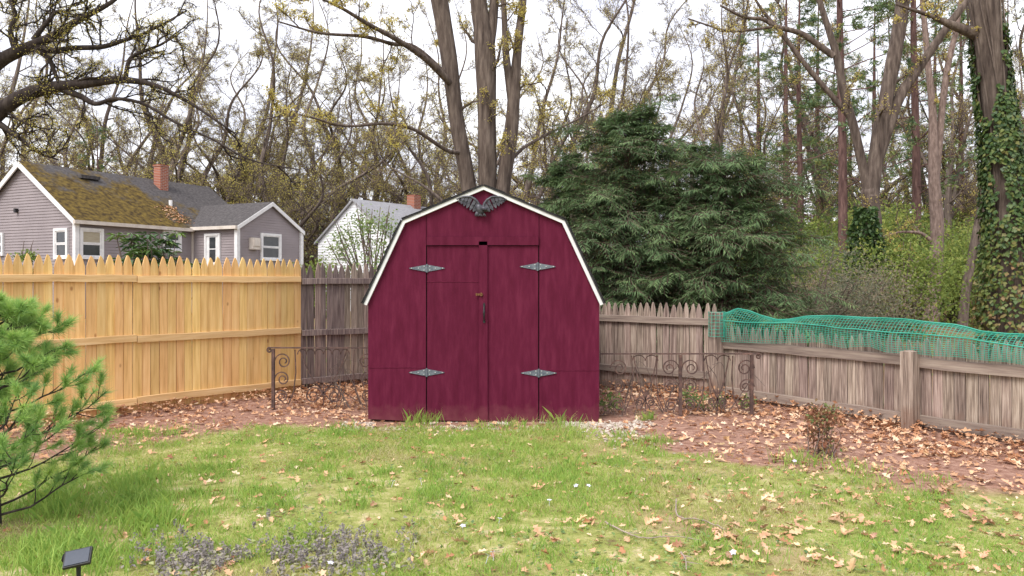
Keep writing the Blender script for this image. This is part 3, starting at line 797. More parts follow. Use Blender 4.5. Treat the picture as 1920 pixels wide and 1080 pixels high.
def grey_house():
    th = .45; A = np.array([-16.53, 29.33])
    t, A, u, w = house_frame('grey_house', 'mauve grey sided house with mossy roof behind the cedar fence', A, th)
    L1, L2, L3, h = 5.47, 2.65, 3.94, 3.24
    ez, az, wz = CAMZ + 2.3, CAMZ + 4.62, CAMZ + 3.42
    LT = L1 + L3; WD = 2 * h
    loc = lambda P: np.array([(P - A) @ u, (P - A) @ w])
    gab = lambda s: ez + (az - ez) * (1 - abs(s - h) / h)
    # gable end: from far left corner (0,WD) to (0,0): outward must be to the right of the direction
    mbs = MB()
    siding(mbs, (0, WD), (0, 0), .6, gab)
    siding(mbs, (0, 0), (L1, 0), .6, lambda s: ez)
    obj('siding', mbs, m_siding, t)
    wb = MB()
    siding(wb, (L1, 0), (L1, -L2), .6, lambda s: ez)
    wg = lambda s: ez + (wz - ez) * (1 - abs(s - L3 / 2) / (L3 / 2))
    siding(wb, (L1, -L2), (LT, -L2), .6, wg)
    obj('siding', wb, m_siding, t)
    for p0, p1, poly in (((0, WD), (0, 0), [(0, 0), (WD, 0), (WD, ez), (h, az), (0, ez)]), ((0, 0), (L1, 0), [(0.1, 0), (L1, 0), (L1, ez), (0.1, ez)]),
                         ((L1, 0), (L1, -L2), [(0, 0), (L2, 0), (L2, ez), (0, ez)]), ((L1, -L2), (LT, -L2), [(0.1, 0), (L3, 0), (L3, ez), (L3 / 2, wz), (0.1, ez)]),
                         ((LT, -L2), (LT, WD), [(.1, 0), (L2 + WD, 0), (L2 + WD, ez), (L2 + h, az - .3), (L2, ez), (.1, ez)]),
                         ((LT, WD), (0, WD), [(.1, 0), (LT - .1, 0), (LT - .1, ez), (.1, ez)])):
        obj('wall', wallbox(p0, p1, poly), m_siding, t)
    ov = .18; sl = (az - ez) / h
    mr = slab([(-ov, -ov, ez - ov * sl + .1), (LT, -ov, ez - ov * sl + .1), (LT, h, az + .1), (-ov, h, az + .1)], .1)
    obj('roof', mr, m_roofmoss, t)
    mr = slab([(-ov, WD + ov, ez - ov * sl + .1), (-ov, h, az + .1), (LT, h, az + .1), (LT, WD + ov, ez - ov * sl + .1)], .1)
    obj('roof', mr, m_roof, t)
    ws = (wz - ez) / (L3 / 2); o2 = .15; cx = L1 + L3 / 2
    yin = h * (wz - ez) / (az - ez) + .25
    for s in (-1, 1):
        e = L3 / 2 + o2
        pts = [(cx + s * e, -L2 - o2, ez - o2 * ws + .105), (cx + s * e, .05 if s < 0 else yin, ez - o2 * ws + .105), (cx, yin, wz + .105), (cx, -L2 - o2, wz + .105)]
        obj('wing_roof', slab(pts, .1), m_roof, t)
    # rake boards and gutters, corner boards
    rk = MB()
    for s0, s1 in ((-ov, h), (WD + ov, h)):
        z0, z1 = ez - ov * sl + .09, az + .09
        v = [[-ov - .03, s0, z0], [-ov - .03, s1, z1], [-ov - .03, s1, z1 - .24], [-ov - .03, s0, z0 - .2]]
        rk.add(np.array(v + [[a + .05, b, c] for a, b, c in v]), [[0, 1, 2, 3], [4, 7, 6, 5], [0, 4, 5, 1], [3, 2, 6, 7], [0, 3, 7, 4]])
    obj('rake_board', rk, m_white, t)
    rk = MB()
    for s in (-1, 1):
        y = -L2 - o2 - .03; e = L3 / 2 + o2
        v = [[cx + s * e, y, ez - o2 * ws + .09], [cx, y, wz + .09], [cx, y, wz - .09], [cx + s * e, y, ez - o2 * ws - .09]]
        rk.add(np.array(v + [[a, b + .05, c] for a, b, c in v]), [[0, 1, 2, 3], [4, 7, 6, 5], [0, 4, 5, 1], [3, 2, 6, 7], [0, 3, 7, 4]])
    obj('rake_board', rk, m_white, t)
    gz_ = ez - ov * sl + .02
    obj('gutter', MB().box((L1 / 2 - .2, -ov - .06, gz_), (L1 + .1, .12, .14)), m_gutter, t)
    obj('gutter', MB().box((L1 - o2 - .06, -L2 / 2 - .12, ez - o2 * ws + .035), (.12, L2 + .1, .14)), m_gutter, t)
    for x, y in ((-.03, -.03), (L1 - .03, -L2 - .03), (LT + .03, -L2 - .03)):
        obj('corner_board', MB().box((x, y, ez / 2), (.17, .17, ez)), m_white, t)
    ds = MB().box((L1 - .06, -.07, ez / 2), (.06, .08, ez - .1)); obj('downspout', ds, m_gutter, t)
    # openings, placed by the pixel columns of the photograph on each wall plane
    A0 = A
    def span(P0, dv, x0, x1, y0, y1, **kw):
        s0, D0 = on_wall(x0, P0, dv); s1, D1 = on_wall(x1, P0, dv)
        D = (D0 + D1) / 2
        return s0, s1, zat(y1, D), zat(y0, D)
    far = A + w * WD
    s0, s1, z0, z1 = span(far, -w, 104, 130, 428, 486); window(t, (0, WD), (0, 0), s0, s1, z0, z1)
    s0, s1, z0, z1 = span(far, -w, -14, 9, 437, 480); window(t, (0, WD), (0, 0), s0, s1, z0, z1)
    s0, s1, z0, z1 = span(A, u, 147, 192, 428, 486); window(t, (0, 0), (L1, 0), s0, s1, z0, z1, blind=True)
    s0, s1, z0, z1 = span(A, u, 304, 338, 433, 472); window(t, (0, 0), (L1, 0), s0, s1, z0, z1)
    Bp = A + u * L1
    s0, s1, z0, z1 = span(Bp, -w, 386, 415, 438, 500); window(t, (L1, 0), (L1, -L2), s0, s1, z0, z1, door=True, name='door')
    Cp = Bp - w * L2
    s0, s1, z0, z1 = span(Cp, u, 487, 525, 438, 489); window(t, (L1, -L2), (LT, -L2), s0, s1, z0, z1)
    s0, s1, z0, z1 = span(Cp, u, 466, 481, 446, 468)
    vb = MB().box((L1 + (s0 + s1) / 2, -L2 - .12, (z0 + z1) / 2), (s1 - s0, .24, z1 - z0)); vb.box((L1 + (s0 + s1) / 2, -L2 - .26, (z0 + z1) / 2 + .05), ((s1 - s0) * .8, .05, (z1 - z0) * .6))
    obj('vent_box', vb, m_gutter, t)
    # chimney near the ridge
    s, D = on_wall(302, A + w * h * .82, u); zb, zt = zat(372, D), zat(316, D)
    ch = obj('chimney', MB().box((s, h * .82, (zb + zt) / 2 - .2), (.44, .44, zt - zb + .6)), m_brick, t)
    obj('chimney_cap', MB().box((s, h * .82, zt + .12), (.50, .50, .07)), m_brick, ch)
    obj('flashing', MB().box((s, h * .82 - .02, zb - .02), (.54, .56, .22)), m_galv, ch)
    # roof vents and a drift of leaves in the valley
    s, D = on_wall(166, A + w * h * .80, u); z = ez + sl * h * .80 + .1
    obj('roof_vent', MB().box((s, h * .80, z + .06), (.85, .34, .14)), m_roof, t)
    s, D = on_wall(320, A + w * h * .42, u); z = ez + sl * h * .42 + .1
    obj('vent_pipe', MB().tubes(np.array([[s, h * .42, z - .1], [s, h * .42, z + .22]]), np.array([.08, .08]), 8, True), m_white, t)
    lm = MB(); r = np.random.default_rng(5); n = 260
    y = r.uniform(.1, 1.25, n); x = L1 - .5 + (y * .15) + r.normal(0, .3, n) * (1.4 - y * .5)
    zz = np.maximum(ez + sl * y, ez + ws * (x - L1)) + .13
    leafs(lm, np.stack([x, y, zz], 1), r, .09, flat=.5, var=r.uniform(.3, .9, n))
    tag(obj('leaf_drift', lm, m_litter, t), kind='stuff')
    ml = MB().box((0, 0, 0), (.1, .1, .1))
    s, D = on_wall(34, far, -w)
    obj('wall_bracket', MB().box((-.08, WD - s, zat(395, D)), (.14, .12, .16)), m_blackiron, t)

def leafs(mb, P, r, size, flat=0.0, var=None, aspect=.6, droop=0.0, fold=True):
    """many rhombic leaves; flat in 0..1 pulls the normals upright"""
    n = len(P); size = np.broadcast_to(size, (n,)) * r.uniform(.7, 1.3, n)
    d = r.normal(size=(n, 3)); d[:, 2] = d[:, 2] * (1 - flat) - droop; d /= np.linalg.norm(d, axis=1, keepdims=True)
    up = r.normal(size=(n, 3)) * (1 - flat) + np.array([0, 0, 1]) * (flat * 2 + .3)
    s = np.cross(d, up); s /= np.linalg.norm(s, axis=1, keepdims=True) + 1e-9
    L_ = d * size[:, None]; Wd = s * (size * aspect / 2)[:, None]
    nm = np.cross(s, d) * (size * .12)[:, None]
    V = np.stack([P - L_ * .5, P - Wd + nm, P + L_ * .5, P + Wd + nm], 1)
    f = np.arange(4 * n).reshape(n, 4)
    if fold:
        f = np.concatenate([f[:, [0, 1, 2]], f[:, [0, 2, 3]]]); var = None if var is None else np.concatenate([var, var])
    mb.add(V.reshape(-1, 3), f, var)

grey_house()

def white_house():
    th = .62; A = np.array([(738 - 960) / FPX * 35, 35.0])
    t, A, u, w = house_frame('white_house', 'white clapboard house with pale grey roof left behind the shed', A, th)
    h = 2.55; WD = 2 * h; LT = 6.5; ez = zat(452, 36.5); az = zat(374, 35.8)
    gab = lambda s: ez + (az - ez) * (1 - abs(s - h) / h)
    mb = MB(); siding(mb, (0, WD), (0, 0), .5, gab, .13); siding(mb, (0, 0), (LT, 0), .5, lambda s: ez, .13); obj('siding', mb, m_whiteside, t)
    for p0, p1, poly in (((0, WD), (0, 0), [(0, 0), (WD, 0), (WD, ez), (h, az), (0, ez)]), ((0, 0), (LT, 0), [(.1, 0), (LT, 0), (LT, ez), (.1, ez)]),
                         ((LT, 0), (LT, WD), [(0.1, 0), (WD, 0), (WD, ez), (h, az), (0.1, ez)]), ((LT, WD), (0, WD), [(.1, 0), (LT - .1, 0), (LT - .1, ez), (.1, ez)])):
        obj('wall', wallbox(p0, p1, poly), m_whiteside, t)
    sl = (az - ez) / h; ov = .15
    obj('roof', slab([(-ov, -ov, ez - ov * sl + .1), (LT, -ov, ez - ov * sl + .1), (LT, h, az + .1), (-ov, h, az + .1)], .1), m_roofpale, t)
    obj('roof', slab([(-ov, WD + ov, ez - ov * sl + .1), (-ov, h, az + .1), (LT, h, az + .1), (LT, WD + ov, ez - ov * sl + .1)], .1), m_roofpale, t)
    s0, D = on_wall(634, A + w * WD, -w); s1, _ = on_wall(651, A + w * WD, -w)
    window(t, (0, WD), (0, 0), s0, s1, zat(484, D), zat(461, D))
    s, D = on_wall(776, A + w * h, u)
    obj('chimney', MB().box((s, h, zat(388, D)), (.5, .5, 1.2)), m_brick, t)
white_house()
def garage():
    A = np.array([(600 - 960) / FPX * 46, 46.0])
    t, A, u, w = house_frame('tan_garage', 'small pinkish tan outbuilding between the grey and white houses', A, .9)
    t['category'] = 'outbuilding'
    ez, az, WD, LT = zat(474, 46), zat(440, 46), 4.0, 5.0; h = WD / 2
    for p0, p1, poly in (((0, WD), (0, 0), [(0, 0), (WD, 0), (WD, ez), (h, az), (0, ez)]), ((0, 0), (LT, 0), [(.1, 0), (LT, 0), (LT, ez), (.1, ez)])):
        obj('wall', wallbox(p0, p1, poly), m_tan, t)
    sl = (az - ez) / h
    obj('roof', slab([(-.2, -.2, ez - .2 * sl + .1), (LT, -.2, ez - .2 * sl + .1), (LT, h, az + .1), (-.2, h, az + .1)], .1), m_roof, t)
    obj('roof', slab([(-.2, WD + .2, ez - .2 * sl + .1), (-.2, h, az + .1), (LT, h, az + .1), (LT, WD + .2, ez - .2 * sl + .1)], .1), m_roof, t)
garage()

# ------------------------------------------------------------------ trees
def resample(pts, rad, n):
    pts = np.array(pts, float); rad = np.array(rad, float)
    # Catmull-Rom through the points
    k = len(pts); P = np.concatenate([2 * pts[:1] - pts[1:2], pts, 2 * pts[-1:] - pts[-2:-1]])
    tt = np.linspace(0, k - 1 - 1e-6, n); i = tt.astype(int); f = (tt - i)[:, None]
    p0, p1, p2, p3 = P[i], P[i + 1], P[i + 2], P[i + 3]
    out = .5 * (2 * p1 + (p2 - p0) * f + (2 * p0 - 5 * p1 + 4 * p2 - p3) * f ** 2 + (3 * p1 - p0 - 3 * p2 + p3) * f ** 3)
    return out, np.interp(tt, np.arange(k), rad)

def spawn(P, R, per, r, t0, t1, ang, lenf, n, rr, trop, wig, minr=.004, length=None, taper=.3):
    """children of a batch of branches: P (B,n,3), R (B,n)"""
    B, m, _ = P.shape
    b = np.repeat(np.arange(B), per); K = len(b)
    tt = (t0 + (t1 - t0) * ((np.tile(np.arange(per), B) + r.uniform(0, 1, K)) / per)) * (m - 1)
    i = np.minimum(tt.astype(int), m - 2); f = (tt - i)[:, None]
    pos = P[b, i] * (1 - f) + P[b, i + 1] * f
    tan = P[b, i + 1] - P[b, i]; tan /= np.linalg.norm(tan, axis=1, keepdims=True) + 1e-9
    rad = (R[b, i] * (1 - f[:, 0]) + R[b, i + 1] * f[:, 0])
    q = r.normal(size=(K, 3)); q -= (q * tan).sum(1, keepdims=True) * tan; q /= np.linalg.norm(q, axis=1, keepdims=True)
    a = np.radians(r.uniform(ang[0], ang[1], K))[:, None]
    d = tan * np.cos(a) + q * np.sin(a)
    Lp = np.linalg.norm(np.diff(P, axis=1), axis=2).sum(1)[b] if length is None else np.full(K, length)
    Ln = Lp * lenf * r.uniform(.6, 1.25, K) * (1 - .45 * tt / (m - 1))
    pts = [pos]; step = (Ln / (n - 1))[:, None]
    for j in range(n - 1):
        d = d + r.normal(size=(K, 3)) * wig + np.array([0, 0, trop]); d /= np.linalg.norm(d, axis=1, keepdims=True)
        pts.append(pts[-1] + d * step)
    P2 = np.stack(pts, 1)
    r0 = np.maximum(rad * rr * r.uniform(.75, 1.1, K), minr)
    R2 = r0[:, None] * np.linspace(1, taper, n)[None]
    return P2, np.maximum(R2, minr * .6)

def bud_quads(mb, P, r, n_per, size, spread, var):
    B = len(P); i = r.integers(1, P.shape[1], B * n_per); b = np.repeat(np.arange(B), n_per)
    pos = P[b, i] + r.normal(size=(B * n_per, 3)) * spread
    v = np.clip(np.repeat(r.normal(var, .18, B), n_per) + r.normal(0, .12, B * n_per), 0, 1)
    leafs(mb, pos, r, size, var=v, aspect=.7, fold=False)

def bare_tree(name, label, mains, seed, loc=(0, 0, 0), bark=None, twigm=None, l1=(7, .45), l2=6, l3=6, l4=4, t0=.35, trop=.05, buds=2, bsize=.05, bvar=.5, group=None, k0=12, start_ang=(35, 70), minr=.006, len1=None, wig=.22, budm=None, r1=.42, rmax=.09, skip0=0, bspread=.03, n4=3):
    """mains: list of (points, radii) in local coordinates"""
    r = np.random.default_rng(seed)
    t = thing(name, label, 'tree', loc, 0, group)
    sm = MB(); bm = MB(); wm = MB()
    bark = bark or m_bark
    for i, (pts, rad) in enumerate(mains):
        P, R = resample(pts, rad, 30)
        ph = r.uniform(0, 9)
        lump = 1 + .09 * (fbm(np.arange(30) * .55 + ph, np.full(30, ph)) - .5) * 2
        obj('trunk' if i == 0 else 'limb', MB().tubes(P[None], (R * lump)[None], k0 if i < 4 else 8, True), bark, t, True)
    N0 = 12
    ps = [resample(p, q, N0) for p, q in mains]
    P0 = np.stack([p for p, q in ps]); R0 = np.stack([q for p, q in ps])
    if skip0: P0, R0 = P0[skip0:], R0[skip0:]
    P1, R1 = spawn(P0, R0, l1[0], r, t0, .98, start_ang, l1[1], 9, r1, trop, wig, .014, len1)
    R1 = np.minimum(R1, rmax * np.linspace(1, .3, 9)[None])
    sm.tubes(P1, R1, 6)
    P2, R2 = spawn(P1, R1, l2, r, .15, 1, (25, 65), .55, 7, .5, trop * .6, wig, .009)
    sm.tubes(P2, R2, 4)
    P3, R3 = spawn(P2, R2, l3, r, .12, 1, (25, 70), .5, 5, .55, trop * .5, wig * 1.1, minr)
    wm.tubes(P3, R3, 3)
    P4, R4 = spawn(P3, R3, l4, r, .12, 1, (25, 70), .62, n4, .7, trop * .4, wig * 1.2, minr * .75)
    wm.tubes(P4, R4, 3)
    if buds: bud_quads(bm, P4, r, buds, bsize, bspread, bvar)
    tag(obj('branches', sm, bark, t, True), kind='stuff')
    tag(obj('twigs', wm, twigm or m_twig, t), kind='stuff')
    if buds: tag(obj('leaf_buds', bm, budm or m_bud, t), kind='stuff')
    return t

def pxpath(pts, D, base):
    """list of (px,py,width_px[,extra depth]) -> local points and radii"""
    P = []; R = []
    for q in pts:
        dd = D + (q[3] if len(q) > 3 else 0)
        P.append(at(q[0], q[1], dd) - base); R.append(q[2] / 2 / FPX * dd)
    return P, R

# the three-stemmed tree behind the shed
D = 16.5; base = np.array([*at(908, 0, D)[:2], 0])
gy = HOR + CAMZ * FPX / D
T = [pxpath([(905, gy + 6, 48), (894, 480, 38), (879, 350, 29), (857, 230, 27), (842, 110, 30), (824, 0, 33), (800, -140, 26), (785, -330, 14)], D, base),
     pxpath([(912, gy + 6, 60), (914, 480, 46), (914, 345, 34), (913, 230, 34), (911, 130, 40), (906, 60, 36), (897, 0, 30), (890, -150, 26), (880, -350, 15)], D, base),
     pxpath([(918, gy + 6, 46), (926, 480, 34), (944, 345, 27), (958, 250, 26), (963, 190, 24), (969, 110, 17), (975, 50, 15), (981, 0, 13), (990, -130, 12), (1010, -300, 7)], D, base),
     pxpath([(961, 195, 18), (953, 140, 15), (948, 90, 13), (944, 0, 10), (935, -120, 8), (925, -260, 5)], D, base),
     pxpath([(912, 120, 20), (922, 60, 18), (927, 0, 17), (940, -150, 12), (950, -290, 5)], D, base)]
# long limbs reaching left over the cedar fence
T += [pxpath([(853, 165, 15), (800, 112, 12, -.6), (745, 75, 10, -1.2), (690, 45, 8, -1.8), (640, 15, 6, -2.4), (585, -10, 4, -2.8)], D, base),
      pxpath([(868, 285, 9), (838, 282, 8, -.4), (775, 242, 7, -1), (720, 232, 6, -1.6), (645, 236, 5, -2.2), (560, 215, 3.5, -2.8), (490, 225, 2.5, -3.2)], D, base),
      pxpath([(846, 150, 12), (780, 90, 9, -.5), (735, 82, 7.5, -1), (680, 68, 7, -1.6), (600, 62, 5, -2.1), (520, 40, 3, -2.6)], D, base),
      pxpath([(958, 300, 7), (985, 275, 6, .3), (1030, 250, 5, .6), (1080, 225, 3.5, .9), (1140, 190, 2.5, 1.2)], D, base)]
bare_tree('shed_maple', 'tall three stemmed bare tree rising behind the shed', T, 11, base, l1=(6, .32), l2=6, l3=5, l4=5, t0=.28, buds=2, bsize=.035, bvar=.62, len1=3.0, minr=.005, rmax=.05, r1=.3)

# the oak whose dark limbs reach in from the left edge
D = 9.6; base = np.array([*at(-95, 0, D)[:2], 0]); gy = HOR + CAMZ * FPX / D
T = [pxpath([(-95, gy + 6, 95), (-85, 560, 80), (-70, 380, 70), (-55, 230, 62), (-60, 60, 55), (-90, -160, 40)], D, base),
     pxpath([(-55, 270, 34), (-15, 222, 29), (20, 193, 26), (60, 173, 24), (105, 163, 22), (150, 158, 19), (200, 151, 16), (235, 150, 13), (285, 158, 9), (330, 178, 7), (375, 205, 5), (440, 250, 3)], D, base),
     pxpath([(-55, 160, 30), (-5, 118, 25), (30, 98, 22), (62, 85, 19), (100, 68, 16), (130, 48, 13), (165, 28, 11), (203, 8, 8), (240, -20, 5)], D, base),
     pxpath([(62, 84, 15), (100, 95, 12), (140, 90, 10), (190, 88, 9), (225, 78, 8), (262, 66, 6), (300, 48, 4), (350, 20, 3)], D, base),
     pxpath([(235, 150, 9), (240, 120, 8), (250, 105, 7), (280, 92, 6), (305, 82, 4), (340, 60, 2.5)], D, base),
     pxpath([(60, 88, 11), (90, 108, 10), (102, 135, 8), (112, 160, 6)], D, base),
     pxpath([(115, 168, 12), (150, 180, 11), (180, 195, 9), (215, 185, 7), (270, 195, 6), (330, 230, 5), (400, 262, 4), (470, 300, 3), (560, 318, 2)], D, base),
     pxpath([(-50, 180, 22), (-15, 222, 16), (10, 240, 11), (40, 262, 8), (70, 285, 5), (110, 300, 3)], D, base),
     pxpath([(30, 98, 12), (20, 60, 10), (28, 30, 8), (20, 0, 7), (10, -40, 4)], D, base),
     pxpath([(62, 75, 10), (90, 40, 8), (108, 22, 6), (130, 25, 4), (160, 45, 2.5)], D, base)]
bare_tree('overhanging_oak', 'dark oak reaching crooked limbs in from the left edge', T, 21, base, bark=m_barkdark, twigm=m_barkdark, l1=(9, .3), l2=6, l3=6, l4=4, t0=.12, buds=1, bsize=.017, bvar=.75, len1=2.3, minr=.0026, skip0=1, rmax=.02, start_ang=(25, 70), wig=.2)

# forked tree on the right
D = 20; base = np.array([*at(1634, 0, D)[:2], 0]); gy = HOR + CAMZ * FPX / D
T = [pxpath([(1634, gy + 5, 44), (1634, 560, 38), (1636, 430, 33), (1630, 355, 30)], D, base),
     pxpath([(1628, 365, 18), (1615, 300, 17), (1600, 235, 16), (1584, 180, 15), (1570, 110, 14), (1555, 60, 12), (1536, 0, 10), (1520, -60, 6)], D, base),
     pxpath([(1632, 370, 30), (1640, 310, 28), (1653, 230, 27), (1668, 150, 26), (1683, 70, 25), (1693, 0, 24), (1705, -110, 20), (1712, -260, 11)], D, base),
     pxpath([(1640, 315, 22), (1662, 250, 20), (1690, 175, 19), (1715, 140, 17), (1745, 95, 16), (1780, 45, 14), (1815, 0, 12), (1850, -50, 8)], D, base),
     pxpath([(1563, 105, 13), (1535, 85, 12), (1500, 62, 11), (1455, 50, 9), (1430, 36, 8), (1395, 32, 6), (1350, 10, 4)], D, base),
     pxpath([(1598, 225, 12), (1560, 180, 11), (1525, 140, 10), (1490, 95, 9), (1462, 58, 8), (1430, 20, 6), (1405, -20, 4)], D, base),
     pxpath([(1450, 50, 6), (1400, 57, 5), (1360, 57, 4), (1290, 35, 3)], D, base)]
bare_tree('forked_tree', 'bare grey tree forking wide above the netted fence', T, 31, base, l1=(5, .3), l2=5, l3=6, l4=4, t0=.25, buds=1, bsize=.04, bvar=.5, len1=2.6, minr=.006, rmax=.05, r1=.3)

# pinkish trunk with stub branches, leaning slim trunk
D = 24; base = np.array([*at(1746, 0, D)[:2], 0]); gy = HOR + CAMZ * FPX / D
T = [pxpath([(1746, gy + 4, 28), (1748, 560, 25), (1755, 500, 25), (1757, 420, 23), (1752, 350, 21), (1750, 280, 18), (1748, 200, 13), (1740, 120, 11), (1733, 40, 10), (1725, -40, 7)], D, base),
     pxpath([(1755, 345, 11), (1762, 260, 12), (1768, 190, 12), (1778, 120, 11), (1792, 60, 9), (1802, 0, 8), (1815, -60, 5)], D, base),
     pxpath([(1745, 450, 8), (1725, 437, 6), (1690, 435, 4), (1668, 440, 3)], D, base), pxpath([(1746, 480, 6), (1715, 492, 4), (1700, 470, 3), (1680, 465, 2)], D, base)]
bare_tree('flaky_bark_tree', 'slim tree with flaky pinkish trunk beyond the netting', T, 41, base, bark=m_barkpink, l1=(6, .3), l2=4, l3=4, l4=3, t0=.2, buds=1, bsize=.05, len1=1.8, minr=.006)
D = 22; base = np.array([*at(1803, 0, D)[:2], 0]); gy = HOR + CAMZ * FPX / D
T = [pxpath([(1803, gy + 4, 18), (1812, 540, 16), (1825, 470, 16), (1838, 400, 14), (1846, 340, 11), (1852, 260, 9), (1846, 190, 7), (1838, 100, 5), (1830, 0, 3)], D, base)]
bare_tree('leaning_slim_tree', 'slim grey leaning trunk just left of the ivy tree', T, 43, base, l1=(8, .3), l2=4, l3=4, l4=3, t0=.35, buds=1, bsize=.05, len1=1.8, minr=.006)

# ivy covered tree at the right edge
D = 14.5; base = np.array([*at(1900, 0, D)[:2], 0]); gy = HOR + CAMZ * FPX / D
T = [pxpath([(1900, gy + 5, 80), (1897, 560, 72), (1890, 400, 58), (1880, 300, 52), (1868, 200, 50), (1856, 100, 50), (1845, 0, 52), (1834, -120, 46), (1828, -330, 30)], D, base),
     pxpath([(1850, 70, 26), (1815, 58, 20), (1780, 45, 14), (1745, 30, 8), (1680, 8, 4)], D, base)]
iv = bare_tree('ivy_clad_tree', 'thick trunk wrapped in ivy at the right edge', T, 51, base, l1=(5, .3), l2=4, l3=4, l4=3, t0=.55, buds=1, bsize=.05, len1=2.2)
def ivy(parent, T, zmax, n, seed, spread, size=.11):
    r = np.random.default_rng(seed); P, R = resample(*T, 40)
    z = P[:, 2]; zz = zmax * r.uniform(0, 1, n) ** .8
    i = np.interp(zz, z, np.arange(40)); k = i.astype(int); c = P[k] + (P[np.minimum(k + 1, 39)] - P[k]) * (i - k)[:, None]
    a = r.uniform(0, 2 * PI, n)
    lump = 1 + .55 * fbm(a * 1.6 + 3, zz * 1.4)
    rad = R[k] * (1.0 + spread * (1 - (zz / zmax) ** 2)) * lump * r.uniform(.8, 1.05, n)
    # leaves thin out towards the top and leave the bark bare on one side
    keep = (fbm(a * 1.1, zz * .7 + 4) > .22 + .36 * (zz / zmax) ** 3)
    o = np.stack([np.cos(a), np.sin(a), 0 * a], 1)
    pos = c + o * rad[:, None]
    pos = pos[keep]; o = o[keep]; zz = zz[keep]; m = len(pos)
    nrm = o + r.normal(0, .35, (m, 3)) + [0, 0, .25]; nrm /= np.linalg.norm(nrm, axis=1, keepdims=True)
    dn = np.array([0, 0, -1.]) + r.normal(0, .4, (m, 3)); dn -= (dn * nrm).sum(1, keepdims=True) * nrm; dn /= np.linalg.norm(dn, axis=1, keepdims=True)
    sd = np.cross(nrm, dn); s = (size * r.uniform(.6, 1.2, m))[:, None]
    V = np.stack([pos - dn * s * .45, pos + sd * s * .5 - dn * s * .15, pos + sd * s * .28 + dn * s * .2, pos + dn * s * .6 + nrm * s * .1, pos - sd * s * .28 + dn * s * .2, pos - sd * s * .5 - dn * s * .15], 1)
    var = np.clip(r.normal(.38, .2, m) + .45 * np.clip(1.4 - zz * .55, -.2, 1) * (r.random(m) < .6), 0, 1)
    mb = MB(); mb.add(V.reshape(-1, 3), np.arange(6 * m).reshape(m, 6), var)
    obj('ivy', mb, m_ivy, parent)
    vm = MB()
    for _ in range(9):
        a0 = r.uniform(0, 2 * PI); q = np.linspace(0, 1, 16); aa = a0 + .8 * np.sin(q * 5 + r.uniform(0, 6)) * .5
        kk = np.clip(np.interp(q * zmax * 1.1, z, np.arange(40)), 0, 39).astype(int)
        vm.tubes(P[kk] + np.stack([np.cos(aa), np.sin(aa), 0 * aa], 1) * (R[kk] * 1.12)[:, None], np.full(16, .016), 4)
    obj('ivy_stem', vm, m_bark, parent)
ivy(iv, T[0], 6.2, 11000, 5, .25, .08)
D = 19.3; base = np.array([*at(1634, 0, D)[:2], 0]); gy = HOR + CAMZ * FPX / D
r_ = np.random.default_rng(3)
ib = thing('ivy_mound', 'dark ivy climbing the foot of the forked tree', 'ivy', base)
n = 2600; zz = r_.uniform(0, 3.3, n); a = r_.uniform(0, 2 * PI, n); rad = (.45 + .3 * fbm(a * 2, zz * 1.3)) * np.clip(1.35 - zz / 3.6, .3, 1) * r_.uniform(.75, 1, n)
mb = MB(); leafs(mb, np.stack([rad * np.cos(a), rad * np.sin(a) + .3, zz], 1), r_, .13, var=np.clip(r_.normal(.2, .15, n), 0, 1), aspect=.8); obj('leaves', mb, m_ivy, ib)

# --- background woods: a few different trees, copied
def wild_main(r, H, rb, forks, lean, spread=.28):
    x = r.uniform(-lean, lean); y = r.uniform(-lean, lean)
    hf = H * r.uniform(.22, .34)
    tr = [(0, 0, -.2), (x * .2 + r.normal(0, .08), y * .1, hf * .5), (x * .4, y * .3, hf)]
    mains = [(tr, [rb * 1.25, rb, rb * .85])]
    for k in range(forks):
        a = k * 2 * PI / max(1, forks - 1) + r.uniform(-.5, .5); s = spread * H * r.uniform(.6, 1.15) * (1 if k else .3)
        d = np.array([math.cos(a), math.sin(a)]) * s; p0 = np.array(tr[2]) - [0, 0, hf * .14 * k]
        top = (H - hf) * (r.uniform(.85, 1) if k == 0 else r.uniform(.35, .8)); q = [p0]
        for f in (.2, .4, .6, .8, 1):
            q.append(p0 + [d[0] * f ** .8 + r.normal(0, .28), d[1] * f ** .8 + r.normal(0, .28), top * f ** 1.05])
        mains.append((q, [rb * .72 if k == 0 else rb * .45, rb * .42, rb * .33, rb * .22, rb * .13, rb * .05]))
    return mains
r_ = np.random.default_rng(77)
protos = []
LOOK = ['bare spreading tree with yellow buds', 'tall bare tree with rusty buds', 'broad bare oak with golden catkins', 'straight slender bare trunk']
MARK = [(-200, 'past the far left end of the grey house'), (60, 'over the peak of the grey house gable'), (150, 'over the mossy roof'), (260, 'left of the brick chimney'), (340, 'right of the brick chimney'),
        (410, 'where the grey roof meets its wing'), (480, 'over the small wing gable'), (550, 'in the gap beside the grey house'), (620, 'left of the white house'), (690, 'over the white house roof'), (770, 'between the white house and the shed'),
        (860, 'seen between the stems behind the shed'), (970, 'right of the shed peak'), (1050, 'above the young hemlock'), (1150, 'over the large hemlock'), (1270, 'between the two hemlock tops'), (1370, 'over the right hemlock'),
        (1450, 'right of the hemlocks'), (1540, 'left of the forked tree'), (1650, 'right of the forked tree'), (1770, 'left of the ivy tree'), (1880, 'behind the ivy tree')]
def where(px): return [m for x, m in MARK if px >= x][-1] if px >= -200 else MARK[0][1]
spec = [(15, .24, 6, .5, .46, .8), (17, .26, 6, .4, .38, .6), (14, .24, 6, .7, .55, .8), (17, .19, 4, .3, .24, .6)]
D0 = [(605, 46), (690, 50), (430, 46), (1345, 31)]
seen = {}
